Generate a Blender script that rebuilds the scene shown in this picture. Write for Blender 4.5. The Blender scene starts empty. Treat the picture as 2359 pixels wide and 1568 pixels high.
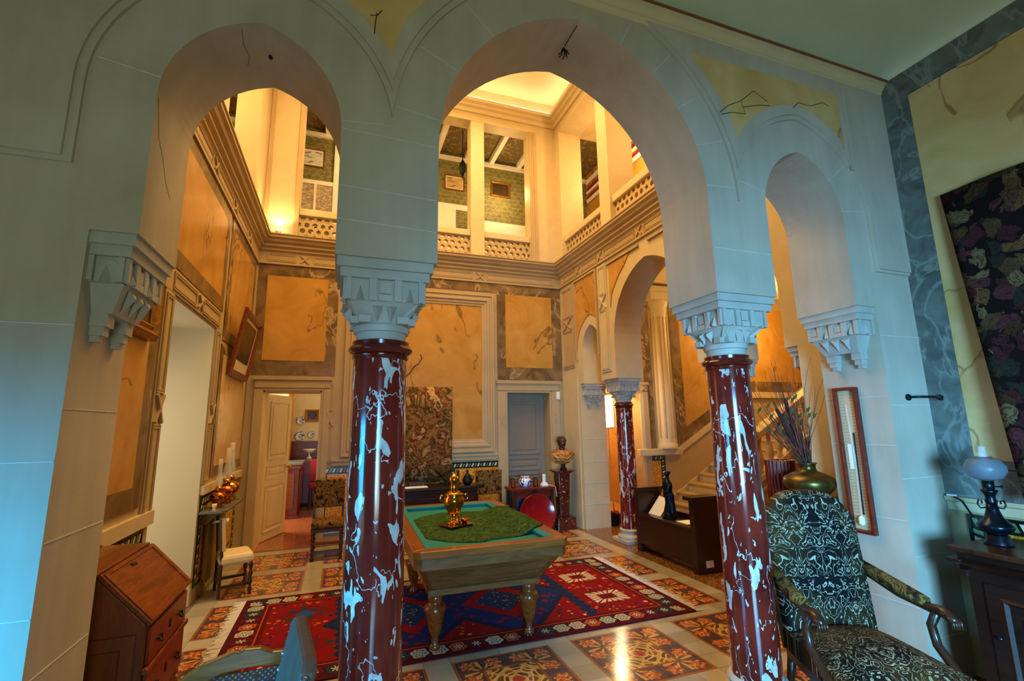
import bpy, bmesh, math, random
from mathutils import Vector, Matrix
random.seed(7)
S = bpy.context.scene
COL = S.collection
PI = math.pi

# ------------------------------------------------------------------ camera
YAW, PITCH, ROLL, FPX = math.radians(19.93), math.radians(10.07), math.radians(-0.99), 1083.4
def camera():
    cd = bpy.data.cameras.new('camera'); co = bpy.data.objects.new('camera', cd); COL.objects.link(co)
    cy, sy, cp, sp = math.cos(YAW), math.sin(YAW), math.cos(PITCH), math.sin(PITCH)
    f = Vector((sy*cp, cy*cp, sp)); r = Vector((cy, -sy, 0)); u = r.cross(f)
    r2 = r*math.cos(ROLL) + u*math.sin(ROLL); u2 = -r*math.sin(ROLL) + u*math.cos(ROLL)
    m = Matrix((r2, u2, -f)).transposed().to_4x4(); m.translation = (0, 0, 1.6)
    co.matrix_world = m
    cd.sensor_width = 36; cd.sensor_fit = 'HORIZONTAL'; cd.lens = FPX/2359*36
    cd.clip_start = .05; cd.clip_end = 100
    S.camera = co
camera()
# ------------------------------------------------------------------ world, lights, exposure
S.view_settings.view_transform = 'Standard'; S.view_settings.look = 'None'
S.view_settings.gamma = 1; S.view_settings.use_curve_mapping = False
S.view_settings.exposure = 0.35
w = bpy.data.worlds.new('world'); S.world = w; w.use_nodes = True
w.node_tree.nodes['Background'].inputs[0].default_value = (.35, .6, 1, 1)
w.node_tree.nodes['Background'].inputs[1].default_value = .3
def area(name, loc, target, sx, sy, energy, col, spread=180):
    l = bpy.data.lights.new(name, 'AREA'); l.shape = 'RECTANGLE'; l.size = sx; l.size_y = sy
    l.energy = energy; l.color = col; l.spread = math.radians(spread)
    o = bpy.data.objects.new(name, l); COL.objects.link(o); o.location = loc
    o.rotation_euler = (Vector(target)-Vector(loc)).to_track_quat('-Z', 'Y').to_euler(); return o
def point(name, loc, energy, col, r=.06):
    l = bpy.data.lights.new(name, 'POINT'); l.energy = energy; l.color = col; l.shadow_soft_size = r
    o = bpy.data.objects.new(name, l); COL.objects.link(o); o.location = loc; return o
def spot(name, loc, target, energy, col, ang=80, r=.04, blend=.6):
    l = bpy.data.lights.new(name, 'SPOT'); l.energy = energy; l.color = col; l.shadow_soft_size = r
    l.spot_size = math.radians(ang); l.spot_blend = blend
    o = bpy.data.objects.new(name, l); COL.objects.link(o); o.location = loc
    o.rotation_euler = (Vector(target)-Vector(loc)).to_track_quat('-Z', 'Y').to_euler(); return o
BLUE = (.01, .42, 1.0); SKY = (.14, .52, 1.0); WARM = (1, .66, .27); WARM2 = (1, .66, .24); DAY = (1, .95, .82)
# daylight through the windows of the front room: blue sky light falling in, green light thrown up by the lawn outside
GREEN = (.72, .86, .70)
area('sky_light_left_window', (-2.70, 1.15, 1.25), (-1.05, 2.1, .35), 1.1, 1.0, 58, BLUE, 80)
area('lawn_light_left_window', (-2.70, .55, .8), (.6, .9, 4.3), 1.4, .9, 6, GREEN)
area('sky_light_rear_window', (.1, -2.70, 1.35), (2.9, 2.1, .45), 1.5, 1.3, 125, SKY, 72)
area('lawn_light_rear_window', (.1, -2.70, .9), (2.4, .9, 4.3), 1.5, 1.0, 54, GREEN)
# daylight through the glazed door of the left embrasure
area('daylight_embrasure', (-2.0, 4.78, 1.25), (1, 4.9, .9), 1.05, 2.2, 12, DAY)
# warm fill panels added in the open hall, standing in for the cove lamps
area('hall_fill_light', (1.17, 5.0, 7.05), (1.17, 5.0, 0), 3.6, 3.6, 245, WARM)  # added downward fill, no fitting hangs here
area('ceiling_fill_light', (1.17, 5.0, 6.55), (1.17, 5.0, 8), 2.4, 2.4, 80, WARM)  # added upward fill to brighten the hall ceiling
# ------------------------------------------------------------------ mesh helpers
class MB:
    def __init__(s): s.v = []; s.f = []
    def add(s, vs, fs):
        o = len(s.v); s.v += [tuple(p) for p in vs]; s.f += [tuple(i+o for i in f) for f in fs]; return s
    def box(s, x0, x1, y0, y1, z0, z1):
        return s.add([(x, y, z) for x in (x0, x1) for y in (y0, y1) for z in (z0, z1)],
                     [(0,1,3,2),(4,6,7,5),(0,4,5,1),(2,3,7,6),(0,2,6,4),(1,5,7,3)])
    def cbox(s, c, sx, sy, sz): return s.box(c[0]-sx/2, c[0]+sx/2, c[1]-sy/2, c[1]+sy/2, c[2], c[2]+sz)
    def pext(s, P, poly, h0, h1):
        n = len(poly)
        return s.add([P(u, w, h0) for u, w in poly]+[P(u, w, h1) for u, w in poly],
                     [tuple(range(n)), tuple(range(2*n-1, n-1, -1))]+[(i, (i+1) % n, n+(i+1) % n, n+i) for i in range(n)])
    def slab(s, P, u0, u1, w0, w1, h0, h1): return s.pext(P, [(u0,w0),(u1,w0),(u1,w1),(u0,w1)], h0, h1)
    def frame(s, P, u0, u1, w0, w1, prof):
        k = len(prof); vs = []; fs = []
        for d, h in prof: vs += [P(u0+d, w0+d, h), P(u1-d, w0+d, h), P(u1-d, w1-d, h), P(u0+d, w1-d, h)]
        for a in range(k-1):
            for i in range(4): j = (i+1) % 4; fs.append((a*4+i, a*4+j, a*4+4+j, a*4+4+i))
        return s.add(vs, fs)
    def strip(s, P, a, b, wd, h0, h1):      # bar from a to b (2D) of width wd
        dx, dy = b[0]-a[0], b[1]-a[1]; L = math.hypot(dx, dy); nx, ny = -dy/L*wd/2, dx/L*wd/2
        return s.pext(P, [(a[0]+nx,a[1]+ny),(a[0]-nx,a[1]-ny),(b[0]-nx,b[1]-ny),(b[0]+nx,b[1]+ny)], h0, h1)
    def lathe(s, prof, c=(0,0,0), seg=24, sx=1, sy=1, cap=True):
        vs = []; fs = []; k = len(prof)
        for r, z in prof:
            for i in range(seg):
                a = 2*PI*i/seg; vs.append((c[0]+r*sx*math.cos(a), c[1]+r*sy*math.sin(a), c[2]+z))
        for a in range(k-1):
            for i in range(seg): j = (i+1) % seg; fs.append((a*seg+i, a*seg+j, a*seg+seg+j, a*seg+seg+i))
        if cap: fs += [tuple(range(seg-1, -1, -1)), tuple(range((k-1)*seg, k*seg))]
        return s.add(vs, fs)
    def tube(s, pts, r, seg=8, flat=1.0):
        pts = [Vector(p) for p in pts]; n = len(pts); rs = r if isinstance(r, (list, tuple)) else [r]*n
        vs = []; fs = []; up = None
        for i, p in enumerate(pts):
            t = (pts[min(i+1, n-1)]-pts[max(i-1, 0)]).normalized()
            if up is None: up = Vector((0,0,1)) if abs(t.z) < .9 else Vector((1,0,0))
            a = t.cross(up).normalized(); b = a.cross(t).normalized(); up = b
            for q in range(seg):
                an = 2*PI*q/seg; vs.append(p+a*rs[i]*math.cos(an)+b*rs[i]*flat*math.sin(an))
        for i in range(n-1):
            for q in range(seg): j = (q+1) % seg; fs.append((i*seg+q, i*seg+j, i*seg+seg+j, i*seg+seg+q))
        fs += [tuple(range(seg-1,-1,-1)), tuple(range((n-1)*seg, n*seg))]
        return s.add(vs, fs)
    def ball(s, c, rx, ry=None, rz=None, seg=12, rings=8):
        ry = ry or rx; rz = rz or rx
        pr = [(math.sin(PI*i/rings), -math.cos(PI*i/rings)) for i in range(1, rings)]
        vs = [(c[0], c[1], c[2]-rz)]; fs = []
        for r, z in pr:
            for i in range(seg): a = 2*PI*i/seg; vs.append((c[0]+rx*r*math.cos(a), c[1]+ry*r*math.sin(a), c[2]+rz*z))
        vs.append((c[0], c[1], c[2]+rz)); L = len(vs)-1; k = len(pr)
        for i in range(seg):
            j = (i+1) % seg; fs.append((0, 1+j, 1+i)); fs.append((L, 1+(k-1)*seg+i, 1+(k-1)*seg+j))
            for a in range(k-1): fs.append((1+a*seg+i, 1+a*seg+j, 1+(a+1)*seg+j, 1+(a+1)*seg+i))
        return s.add(vs, fs)
    def grid(s, fn, nu, nv):     # surface fn(u,v), u,v in 0..1
        vs = [fn(i/nu, j/nv) for j in range(nv+1) for i in range(nu+1)]
        return s.add(vs, [(j*(nu+1)+i, j*(nu+1)+i+1, (j+1)*(nu+1)+i+1, (j+1)*(nu+1)+i) for j in range(nv) for i in range(nu)])
    def xf(s, m):
        s.v = [tuple(m @ Vector(p)) for p in s.v]; return s
    def mesh(s, name, smooth=False, off=None, merge=False):
        me = bpy.data.meshes.new(name)
        v = s.v if not off else [(a-off[0], b-off[1], c-off[2]) for a, b, c in s.v]
        me.from_pydata(v, [], s.f)
        bm = bmesh.new(); bm.from_mesh(me)
        if merge: bmesh.ops.remove_doubles(bm, verts=bm.verts, dist=1e-5)
        bmesh.ops.recalc_face_normals(bm, faces=bm.faces); bm.to_mesh(me); bm.free()
        if smooth: me.polygons.foreach_set('use_smooth', [True]*len(me.polygons))
        me.update(); return me
def tag(o, label=None, cat=None, group=None, kind=None):
    if label: o['label'] = label
    if cat: o['category'] = cat
    if group: o['group'] = group
    if kind: o['kind'] = kind
    return o
def base(p):
    l = Vector((0,0,0))
    while p: l = l+p.location; p = p.parent
    return l
def ob(name, mb, mt, parent=None, smooth=False, local=False, bevel=0, sub=0, auto=None, merge=False, solid=0, **kw):
    """mesh object; vertices in world coordinates unless local (then in the parent's space)"""
    off = None if (local or not parent) else base(parent)
    me = mb if isinstance(mb, bpy.types.Mesh) else mb.mesh(name, smooth or bool(auto), off, merge)
    if mt and not me.materials: me.materials.append(M[mt])
    o = bpy.data.objects.new(name, me); COL.objects.link(o)
    if parent: o.parent = parent
    if solid: q = o.modifiers.new('solid', 'SOLIDIFY'); q.thickness = solid; q.offset = 0
    if bevel: q = o.modifiers.new('bevel', 'BEVEL'); q.width = bevel; q.segments = 2; q.limit_method = 'ANGLE'
    if sub: q = o.modifiers.new('sub', 'SUBSURF'); q.levels = sub; q.render_levels = sub
    if auto:
        try: me.set_sharp_from_angle(angle=math.radians(auto))
        except Exception: pass
    return tag(o, **kw)
def thing(name, loc, label, cat, rz=0, group=None):
    o = bpy.data.objects.new(name, None); COL.objects.link(o); o.location = loc; o.rotation_euler = (0, 0, rz)
    o.empty_display_size = .05
    return tag(o, label, cat, group)
def struct(name, mb, mt, label=None, **kw):
    return ob(name, mb, mt, kind='structure', label=label or name.replace('_', ' '), **kw)
def plane(ax, v, sg):       # local frame of a wall: P(u along wall, w up, h out of the wall)
    if ax == 'y': return lambda u, w, h: (u, v+sg*h, w)
    if ax == 'x': return lambda u, w, h: (v+sg*h, u, w)
    return lambda u, w, h: (u, w, v+sg*h)

# ------------------------------------------------------------------ materials
def lin(c):
    if isinstance(c, str):
        c = c.lstrip('#'); c = [int(c[i:i+2], 16)/255 for i in (0, 2, 4)]
        c = [(x/12.92 if x <= .04045 else ((x+.055)/1.055)**2.4) for x in c]
    return (c[0], c[1], c[2], 1)
class V:
    def __init__(s, t, k): s.t = t; s.k = k
    def m(s, op, b=None, c=None): return s.t.math(op, s, b, c)
    def __add__(s, o): return s.m('ADD', o)
    __radd__ = __add__
    def __sub__(s, o): return s.m('SUBTRACT', o)
    def __rsub__(s, o): return s.t.math('SUBTRACT', o, s)
    def __mul__(s, o): return s.m('MULTIPLY', o)
    __rmul__ = __mul__
    def __truediv__(s, o): return s.m('DIVIDE', o)
    def __lt__(s, o): return s.m('LESS_THAN', o)
    def __gt__(s, o): return s.m('GREATER_THAN', o)
    def abs(s): return s.m('ABSOLUTE')
    def sin(s): return s.m('SINE')
    def frac(s): return s.m('FRACT')
    def floor(s): return s.m('FLOOR')
    def sqrt(s): return s.m('SQRT')
    def max(s, o): return s.m('MAXIMUM', o)
    def min(s, o): return s.m('MINIMUM', o)
    def mod(s, o): return s.m('FLOORED_MODULO', o)
    def ping(s, o): return s.m('PINGPONG', o)
M = {}
class T:
    def __init__(s, name):
        s.mat = bpy.data.materials.new(name); s.mat.use_nodes = True; s.nt = s.mat.node_tree
        s.b = s.nt.nodes['Principled BSDF']; M[name] = s.mat; s._c = {}
    def node(s, ty): return s.nt.nodes.new(ty)
    def put(s, sock, v):
        if isinstance(v, V): s.nt.links.new(v.k, sock)
        elif isinstance(v, str): sock.default_value = lin(v)
        elif isinstance(v, (tuple, list)) and sock.type == 'RGBA': sock.default_value = lin(v)
        else: sock.default_value = v
    def math(s, op, a, b=None, c=None):
        n = s.node('ShaderNodeMath'); n.operation = op
        for i, q in enumerate((a, b, c)):
            if q is not None: s.put(n.inputs[i], q)
        return V(s, n.outputs[0])
    def pos(s):
        if 'p' not in s._c: s._c['p'] = V(s, s.node('ShaderNodeNewGeometry').outputs['Position'])
        return s._c['p']
    def obj(s):
        if 'o' not in s._c: s._c['o'] = V(s, s.node('ShaderNodeTexCoord').outputs['Object'])
        return s._c['o']
    def rnd(s): return V(s, s.node('ShaderNodeObjectInfo').outputs['Random'])
    def sep(s, v):
        n = s.node('ShaderNodeSeparateXYZ'); s.put(n.inputs[0], v); return [V(s, n.outputs[i]) for i in range(3)]
    def comb(s, x, y, z):
        n = s.node('ShaderNodeCombineXYZ')
        for i, q in enumerate((x, y, z)): s.put(n.inputs[i], q)
        return V(s, n.outputs[0])
    def scale(s, v, k, rot=(0,0,0)):
        n = s.node('ShaderNodeMapping'); s.put(n.inputs['Vector'], v); n.inputs['Scale'].default_value = k; n.inputs['Rotation'].default_value = rot
        return V(s, n.outputs[0])
    def noise(s, v, sc=5, det=3, ro=.5, dist=0):
        n = s.node('ShaderNodeTexNoise'); s.put(n.inputs['Vector'], v)
        n.inputs['Scale'].default_value = sc; n.inputs['Detail'].default_value = det
        n.inputs['Roughness'].default_value = ro; n.inputs['Distortion'].default_value = dist
        return V(s, n.outputs[0])
    def vor(s, v, sc=5, feat='F1', out=0, rand=1):
        n = s.node('ShaderNodeTexVoronoi'); n.feature = feat; s.put(n.inputs['Vector'], v); n.inputs['Scale'].default_value = sc
        n.inputs['Randomness'].default_value = rand
        return V(s, n.outputs[out])
    def ramp(s, f, stops, const=False):
        n = s.node('ShaderNodeValToRGB'); s.put(n.inputs[0], f); cr = n.color_ramp
        if const: cr.interpolation = 'CONSTANT'
        while len(cr.elements) < len(stops): cr.elements.new(.5)
        for e, (p, c) in zip(cr.elements, stops): e.position = p; e.color = lin(c)
        return V(s, n.outputs[0])
    def mix(s, f, a, b):
        n = s.node('ShaderNodeMix'); n.data_type = 'RGBA'
        s.put(n.inputs[0], f); s.put(n.inputs[6], a); s.put(n.inputs[7], b); return V(s, n.outputs[2])
    def out(s, col, rough=.6, metal=0, bump=None, bs=.3, bd=.01, spec=.5, **kw):
        s.put(s.b.inputs['Base Color'], col); s.put(s.b.inputs['Roughness'], rough); s.put(s.b.inputs['Metallic'], metal)
        s.b.inputs['Specular IOR Level'].default_value = spec
        for k, v in kw.items(): s.put(s.b.inputs[k.replace('_', ' ')], v)
        if bump is not None:
            n = s.node('ShaderNodeBump'); n.inputs['Strength'].default_value = bs; n.inputs['Distance'].default_value = bd
            s.put(n.inputs['Height'], bump); s.nt.links.new(n.outputs[0], s.b.inputs['Normal'])
def plain(name, c, rough=.5, metal=0, var=.12, sc=6, **kw):
    t = T(name); f = t.noise(t.obj(), sc, 4); c = lin(c)
    lo = tuple(x*(1-var) for x in c[:3]); hi = tuple(min(1, x*(1+var)) for x in c[:3])
    t.out(t.ramp(f, [(.3, lo), (.7, hi)]), rough, metal, **kw)
def wood(name, dark, light, rough=.35, axis=(1, 8, 8), sc=3, **kw):
    t = T(name); v = t.scale(t.obj(), axis); f = t.noise(v, sc, 6, .6, 1.2); g = t.noise(v, sc*6, 3)
    t.out(t.ramp(f*.75+g*.25, [(.3, dark), (.7, light)]), rough, bump=g, bs=.05, **kw)
def marble(name, a, b, vein, rough=.22, sc=1.6, vw=.012, vscale=1.1, spec=.5):
    t = T(name); p = t.pos(); f = t.noise(p, sc, 5, .55, 1.5)
    v = (t.noise(t.scale(p, (1, 1, .6), (.5, .6, .4)), vscale, 4, .55, 1.0)-.5).abs()
    col = t.ramp(f, [(.3, a), (.7, b)])
    fade = t.noise(p, .9, 2)
    col = t.mix((1-(v/vw).min(1))*(fade > .52)*.8, col, vein)
    t.out(col, rough, spec=spec)
# painted stone of arcade, capitals
t = T('stone'); p = t.pos(); f = t.noise(p, 1.4, 6, .6); g = t.noise(t.scale(p, (9, 9, 1)), 1.2, 3); h = t.noise(p, 60, 2)
c = t.ramp(f*.7+g*.3, [(.3, '#a19581'), (.55, '#b3a893'), (.75, '#bfb5a2')])
t.out(c, .62, bump=h, bs=.06, spec=.3)
plain('joint', '#c4c0b4', .7)
plain('crack', '#3a332c', .8)
plain('capital_stone', '#a8a598', .6, var=.1, sc=9)
plain('trim', '#ad9468', .5, var=.07, sc=3)
plain('trim_light', '#c4b188', .5, var=.05)
plain('white_paint', '#e4e0d4', .4, var=.04)
plain('wall_plain', '#d8cbaa', .6, var=.05)
plain('jamb_white', '#c9b98f', .55, var=.04, sc=2)
plain('ceiling_paint', '#c0c6a6', .7, var=.03)
plain('ceiling_warm', '#dcc492', .7, var=.03)
plain('door_grey', '#83745f', .5, var=.05)
plain('red_line', '#7a4422', .6)
marble('yellow_marble', '#a8782c', '#c4934a', '#5c3d18')
marble('pale_marble', '#bb9450', '#d2b078', '#7b5a30')
marble('brown_marble', '#4d3a22', '#8a6d44', '#b89a6c', .3, 3.0, .03, 2.5)
marble('grey_marble', '#454a46', '#6e736a', '#848a82', .28, 5, .03, 3.5)
t = T('red_marble'); p0 = t.obj(); x_, y_, z_ = t.sep(p0); k_ = t.rnd()*20; p = t.comb(x_+k_, y_, z_+k_)
n1 = t.noise(t.scale(p, (1, 1, .36)), 17, 2.5, .5, .5); n2 = t.noise(t.scale(p, (1, 1, .5)), 40, 2, .5, .4); lo = t.noise(p, 3.2, 2)
n3 = (t.noise(t.scale(p, (1, 1, .55), (.5, .4, 0)), 5, 4, .55, .3)-.5).abs()
th_ = .70-lo*.20
m1 = n1 > th_; m2 = (n2 > .67)*(n1 > .45); m3 = (n3 < .004)*(lo > .48)
basec = t.ramp(t.noise(p, 5, 4), [(.3, '#52120e'), (.7, '#762318')])
pale = t.ramp(t.noise(p, 18, 3), [(.3, '#9a9f9c'), (.7, '#c8cbc4')])
t.out(t.mix(m1.max(m2).max(m3), basec, pale), .12)
plain('red_ring', '#5c1a10', .15, var=.2)
wood('mahogany', '#4d1e07', '#8a4316', .22, (8, 1, 8))
wood('desk_side', '#4d2008', '#7c3c14', .3, (8, 8, 1))
wood('dark_oak', '#1a0c08', '#32180f', .3, (8, 1, 8))
wood('table_wood', '#4a2c12', '#7c5028', .25, (1, 8, 8))
wood('rail_wood', '#6b3510', '#96561f', .2, (1, 8, 8))
wood('walnut', '#23120a', '#4a2816', .28, (8, 8, 1))
wood('red_wood', '#4a120a', '#7c2512', .3, (1, 8, 8))
wood('door_paint', '#c8a468', '#d9ba82', .4, (8, 8, 1), 1.5)
wood('parquet', '#7b3d1d', '#b4683a', .14, (6, 1, 1), 2)
plain('leather', '#5a4434', .65, var=.25, sc=14)
plain('felt', '#0b7270', .9, var=.06)
plain('brass', '#c98a2e', .16, 1, var=.08)
plain('copper', '#b5622a', .18, 1, var=.1)
plain('bronze', '#16202a', .25, .7, var=.3)
plain('dark_metal', '#20242a', .3, .8)
plain('black_iron', '#0f1013', .45, .5)
plain('old_brass_vase', '#5c4a20', .34, .8, var=.25, sc=12)
plain('gilt', '#b07e32', .3, .8, var=.35, sc=40)
plain('blue_paint', '#1c5e86', .5, var=.15)
plain('lacquer_red', '#7c0a12', .15, var=.15)
plain('cream_fabric', '#d9c69a', .85, var=.06, sc=40)
plain('cream_leather', '#d0b98c', .5, var=.06)
plain('white_china', '#e8e8e6', .15, var=.02)
plain('paper', '#dde2e6', .7, var=.03)
plain('bone', '#d8c8a6', .4)
plain('iron_olive', '#8c7430', .4, .2, var=.1)
plain('twig', '#3c2c1a', .8, var=.3)
plain('leaf', '#45501e', .7, var=.3)
plain('cattail', '#3c0f12', .9, var=.2)
plain('red_grass', '#8a3418', .8, var=.3)
plain('marble_skin', '#3a1c14', .3, var=.3, sc=12)
t = T('drape_marble'); t.out(t.ramp(t.noise(t.scale(t.obj(), (1, 1, 2)), 9, 4, .5, 1.5), [(.35, '#6e3412'), (.6, '#c08440')]), .25)
t = T('pedestal_marble'); t.out(t.mix(t.noise(t.obj(), 28, 3) > .66, t.ramp(t.noise(t.obj(), 8), [(.3, '#3a120c'), (.7, '#5e2416')]), '#b59a86'), .18)
plain('curtain', '#c8852e', .8, var=.2)
plain('red_velvet', '#8c1020', .8, var=.2)
plain('fringe', '#cdbfa8', .9, var=.1, sc=30)
plain('nail', '#9fb6c8', .25, 1)
plain('grout', '#6e6048', .8)
t = T('clear_glass'); t.out((.9, .93, .95), .03, Alpha=.16)
t = T('frosted_glass'); t.out('#c4d2dc', .28, Transmission_Weight=.85, IOR=1.25)
def glow(name, c, st):
    t = T(name); t.out(c, .5, Emission_Color=c, Emission_Strength=st)
glow('lamp_glow', '#ffe9b8', 9); glow('window_glow', '#dfeaf4', 2.2); glow('bulb', '#fff0c0', 40); glow('cove_strip', '#fff0d0', 4.5)
# floor tiles
X0, Y0, TS = .781, 2.768, .1805
t = T('cream_tile'); t.out(t.ramp(t.rnd()*.5+t.noise(t.pos(), 5, 4)*.5, [(.25, '#8f8468'), (.7, '#a89c80')]), .16)
t = T('brown_mosaic'); t.out(t.ramp(t.vor(t.pos(), 70, out=1), [(.1, '#3d2413'), (.5, '#70451f'), (.9, '#94683a')]), .2)
t = T('pattern_tile'); px_, py_, pz_ = t.sep(t.pos())
cu = ((px_-X0)/TS).mod(5.0)-2; cv = ((py_-Y0)/TS).mod(5.0)-2
au = cu.abs(); av = cv.abs(); e = au.max(av)
lu = (cu.mod(1.0)-.5); lv = (cv.mod(1.0)-.5)
# outer ring: fans of petals round the tile corners
du = cu.mod(2.0)-1; dv = cv.mod(2.0)-1
ang = t.math('ARCTAN2', dv, du); rad = (du*du+dv*dv).sqrt()
fan = (ang*8).sin() > (rad*1.1-.15)
flower = (lu*lu+lv*lv).sqrt()+(t.math('ARCTAN2', lv, lu)*6).sin()*.05
ring = t.mix(fan*(rad > .16)*(rad < .75), '#20233a', '#c98a34')
ring = t.mix(flower < .30, ring, t.ramp(t.noise(t.pos(), 45, 3), [(.38, '#7c2412'), (.52, '#b8542a'), (.66, '#d9a468')]))
ring = t.mix(rad < .15, ring, '#2b3a34')
# centre: interlaced octagon lines
o8 = (au+av)*.72; li = (o8.max(e)*4.0+(cu*9).sin()*(cv*9).sin()*.25).frac(); li2 = ((cu*9.4).sin()+(cv*9.4).sin())
cen = t.mix(li2 > .35, '#b58b44', '#352a22'); cen = t.mix(li2 < -.9, cen, '#6e3a26'); cen = t.mix(li < .28, cen, '#d1a35a'); cen = t.mix(o8.max(e) < .22, cen, '#9c2b26')
col = t.mix(e > 1.0, cen, ring); col = t.mix((e-1.0).abs() < .045, col, '#8f3f1c'); col = t.mix(e > 1.9, col, '#93451c')
wv = t.noise(t.pos(), 9, 4); col = t.mix(wv*.35, col, '#a8752f')
t.out(col, .13)
# rug
t = T('rug'); p = t.obj(); x, y, zz = t.sep(p); RA, RB = 1.84, .885
ex = RA-x.abs(); ey = RB-y.abs(); e = ex.min(ey); fz = t.noise(p, 90, 2); wob = (t.noise(p, 14, 2)-.5)*.05
along = (ex < ey)*y+(ex > ey)*x
cell = (along*7.2).floor(); lc = (along*7.2).frac()-.5
bc = t.ramp((cell*.37+.2).frac(), [(0, '#b5a78c'), (.2, '#1e3a44'), (.4, '#b24a1e'), (.6, '#9aa48e'), (.8, '#5c1018')], True)
be = (e-.115)/.065
mot = (lc*lc*5+be*be*.8+(t.math('ARCTAN2', be, lc*2.6)*6).sin()*.22).sqrt()*.72
bcol = t.mix((mot > .72)*(mot < .8), t.mix(mot < .8, '#4a0b12', bc), '#17161c')
bcol = t.mix((mot > .30)*(mot < .42), bcol, '#1c1a1e')
bcol = t.mix(mot < .22, bcol, '#c8b894')
# field
hx = ((x+.05).abs()-.42).abs(); hex1 = hx*.9+y.abs()*.75+wob
fld = t.mix((t.vor(p, 15, out=0) < .30)*(t.noise(p, 7, 1) > .42), '#7c0c10', t.ramp(t.vor(p, 16, out=1), [(.2, '#c05a20'), (.5, '#15233f'), (.8, '#c9b48c')], True))
fld = t.mix(hex1 < .62, fld, '#14203c'); fld = t.mix(hex1 < .56, fld, t.mix(t.vor(p, 11) < .3, '#132a5a', '#7a1420'))
fld = t.mix(hex1 < .33, fld, '#8c1116'); fld = t.mix(hex1 < .22, fld, t.mix(t.vor(p, 22) < .25, '#1b3a5e', '#b8762e'))
zig = (x.abs()-1.02+(y*9).ping(.5)*.08); fld = t.mix((zig.abs() < .05), fld, '#14284a')
pxx = (x-1.32).abs()/.17; pyy = (y.abs()-.30).abs()/.13; rr = pxx.max(pyy)
dash = (t.math('ARCTAN2', (y.abs()-.30)*1.3, x-1.32)*18).sin() > -.55
fld = t.mix((rr < 1)*(rr > .48)*dash, fld, '#c6bd9a'); fld = t.mix(rr < .34, fld, '#5e0d10')
lx = (x+1.30).abs()/.26+(y.abs()-.33).abs()/.24+wob
fld = t.mix((lx < 1), fld, t.mix(t.vor(p, 13) < .42, '#6e0f14', '#1d3944')); fld = t.mix((lx < .35), fld, '#1d4a8a')
col = t.mix(e > .20, bcol, fld); col = t.mix((e < .05), col, '#4c0a12'); col = t.mix((e > .178)*(e < .25), col, '#560b12'); col = t.mix((e > .205)*(e < .215), col, '#b0501e')
t.out(t.mix(fz*.3, col, '#2a0a0c'), .95, bump=fz, bs=.3, spec=.1)
# fabrics
def damask(name, bg1, bg2, line, k=3.0, axes=(0, 2), w=.065, flip=0):
    t = T(name); q = t.sep(t.obj()); u = q[axes[0]]; v = q[axes[1]]
    mu = (u*1.0).abs().ping(.135); mv = v
    vec = t.comb(mu*k, mv*k, flip); f = t.noise(vec, 3.4, 2, .5, .9); g = t.noise(vec, 9, 1, .5, .6)
    l1 = ((f*9).frac()-.5).abs() < w; l2 = (((g*4).frac()-.5).abs() < w*.7)*((f*5.5).frac() > .5)
    bg = t.ramp(t.noise(t.obj(), 2.2, 2), [(.4, bg1), (.62, bg2)])
    wv = t.noise(t.obj(), 160, 1)
    t.out(t.mix(l1.max(l2), bg, line), .9, bump=wv, bs=.15, spec=.15)
damask('damask', '#0d0c0c', '#463113', '#a39c82'); damask('damask_seat', '#1a1109', '#5c3d16', '#a89a74', axes=(0, 1), flip=3.0)
t = T('leaf_tapestry'); f = t.noise(t.obj(), 9, 2, .5, 2.2); g = t.noise(t.obj(), 22, 2, .5, 1)
t.out(t.ramp(f*.7+g*.3, [(.36, '#1c1610'), (.45, '#4a3316'), (.52, '#8a6630'), (.58, '#2e2a14'), (.66, '#7d5a2a')]), .95, spec=.1)
def tapestry(name, pal, sc=2.4, flip=0):
    t = T(name); p = t.pos(); f = t.noise(p, sc, 3, .55, 1.8); g = t.noise(p, sc*3.2, 3, .5, 1.4); h = t.noise(p, 220, 1)
    c = t.ramp((f*.72+g*.28)*1.7-.35, [(i/(len(pal)-.0), c) for i, c in enumerate(pal)])
    ed = ((g*6).frac()-.5).abs() < .07
    c = t.mix(ed*.55, c, '#17120e'); t.out(c, .95, bump=h, bs=.2, spec=.1)
tapestry('tapestry_warm', ['#1c1a14', '#3c2c16', '#7a5a2e', '#a67f48', '#33281a', '#8c6434', '#4c1c14', '#b8945a', '#2a2c26', '#9c7a4a'], 1.5)
def verdure(name, pal, sc, bg, k=.5):
    t = T(name); p = t.pos(); x, y, z = t.sep(p); wx = t.noise(p, 5, 3); wz = t.noise(t.scale(p, (1, 1, 1), (.7, .2, .4)), 5, 3)
    v = t.comb(x, y+(wx-.5)*.22, z+(wz-.5)*.22); d = t.vor(v, sc); r = t.sep(t.vor(v, sc, out=1))[0]
    pet = d+(t.noise(v, sc*3.2, 2)-.5)*.55
    c = t.ramp(r, [(i/len(pal), q) for i, q in enumerate(pal)], True)
    c = t.mix(((pet*6).frac() < .3)*.6, c, '#15100d'); c = t.mix(t.noise(p, 30, 3)*.5, c, '#2a1c14')
    h = t.noise(p, 220, 1); t.out(t.mix(pet > k, c, bg), .95, bump=h, bs=.2, spec=.1)
verdure('tapestry_border', ['#4e3420', '#6e4e2e', '#4c2226', '#7a6844', '#3a2e1e', '#5e3032', '#2c3026', '#5c4428'], 11, '#1c1310', .60)
verdure('tapestry_blue', ['#16283a', '#3c5660', '#8a8a7c', '#1a2c3c', '#5a4034', '#24405a', '#9a9484', '#2c3a34'], 6, '#0f1820', .62)
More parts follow.
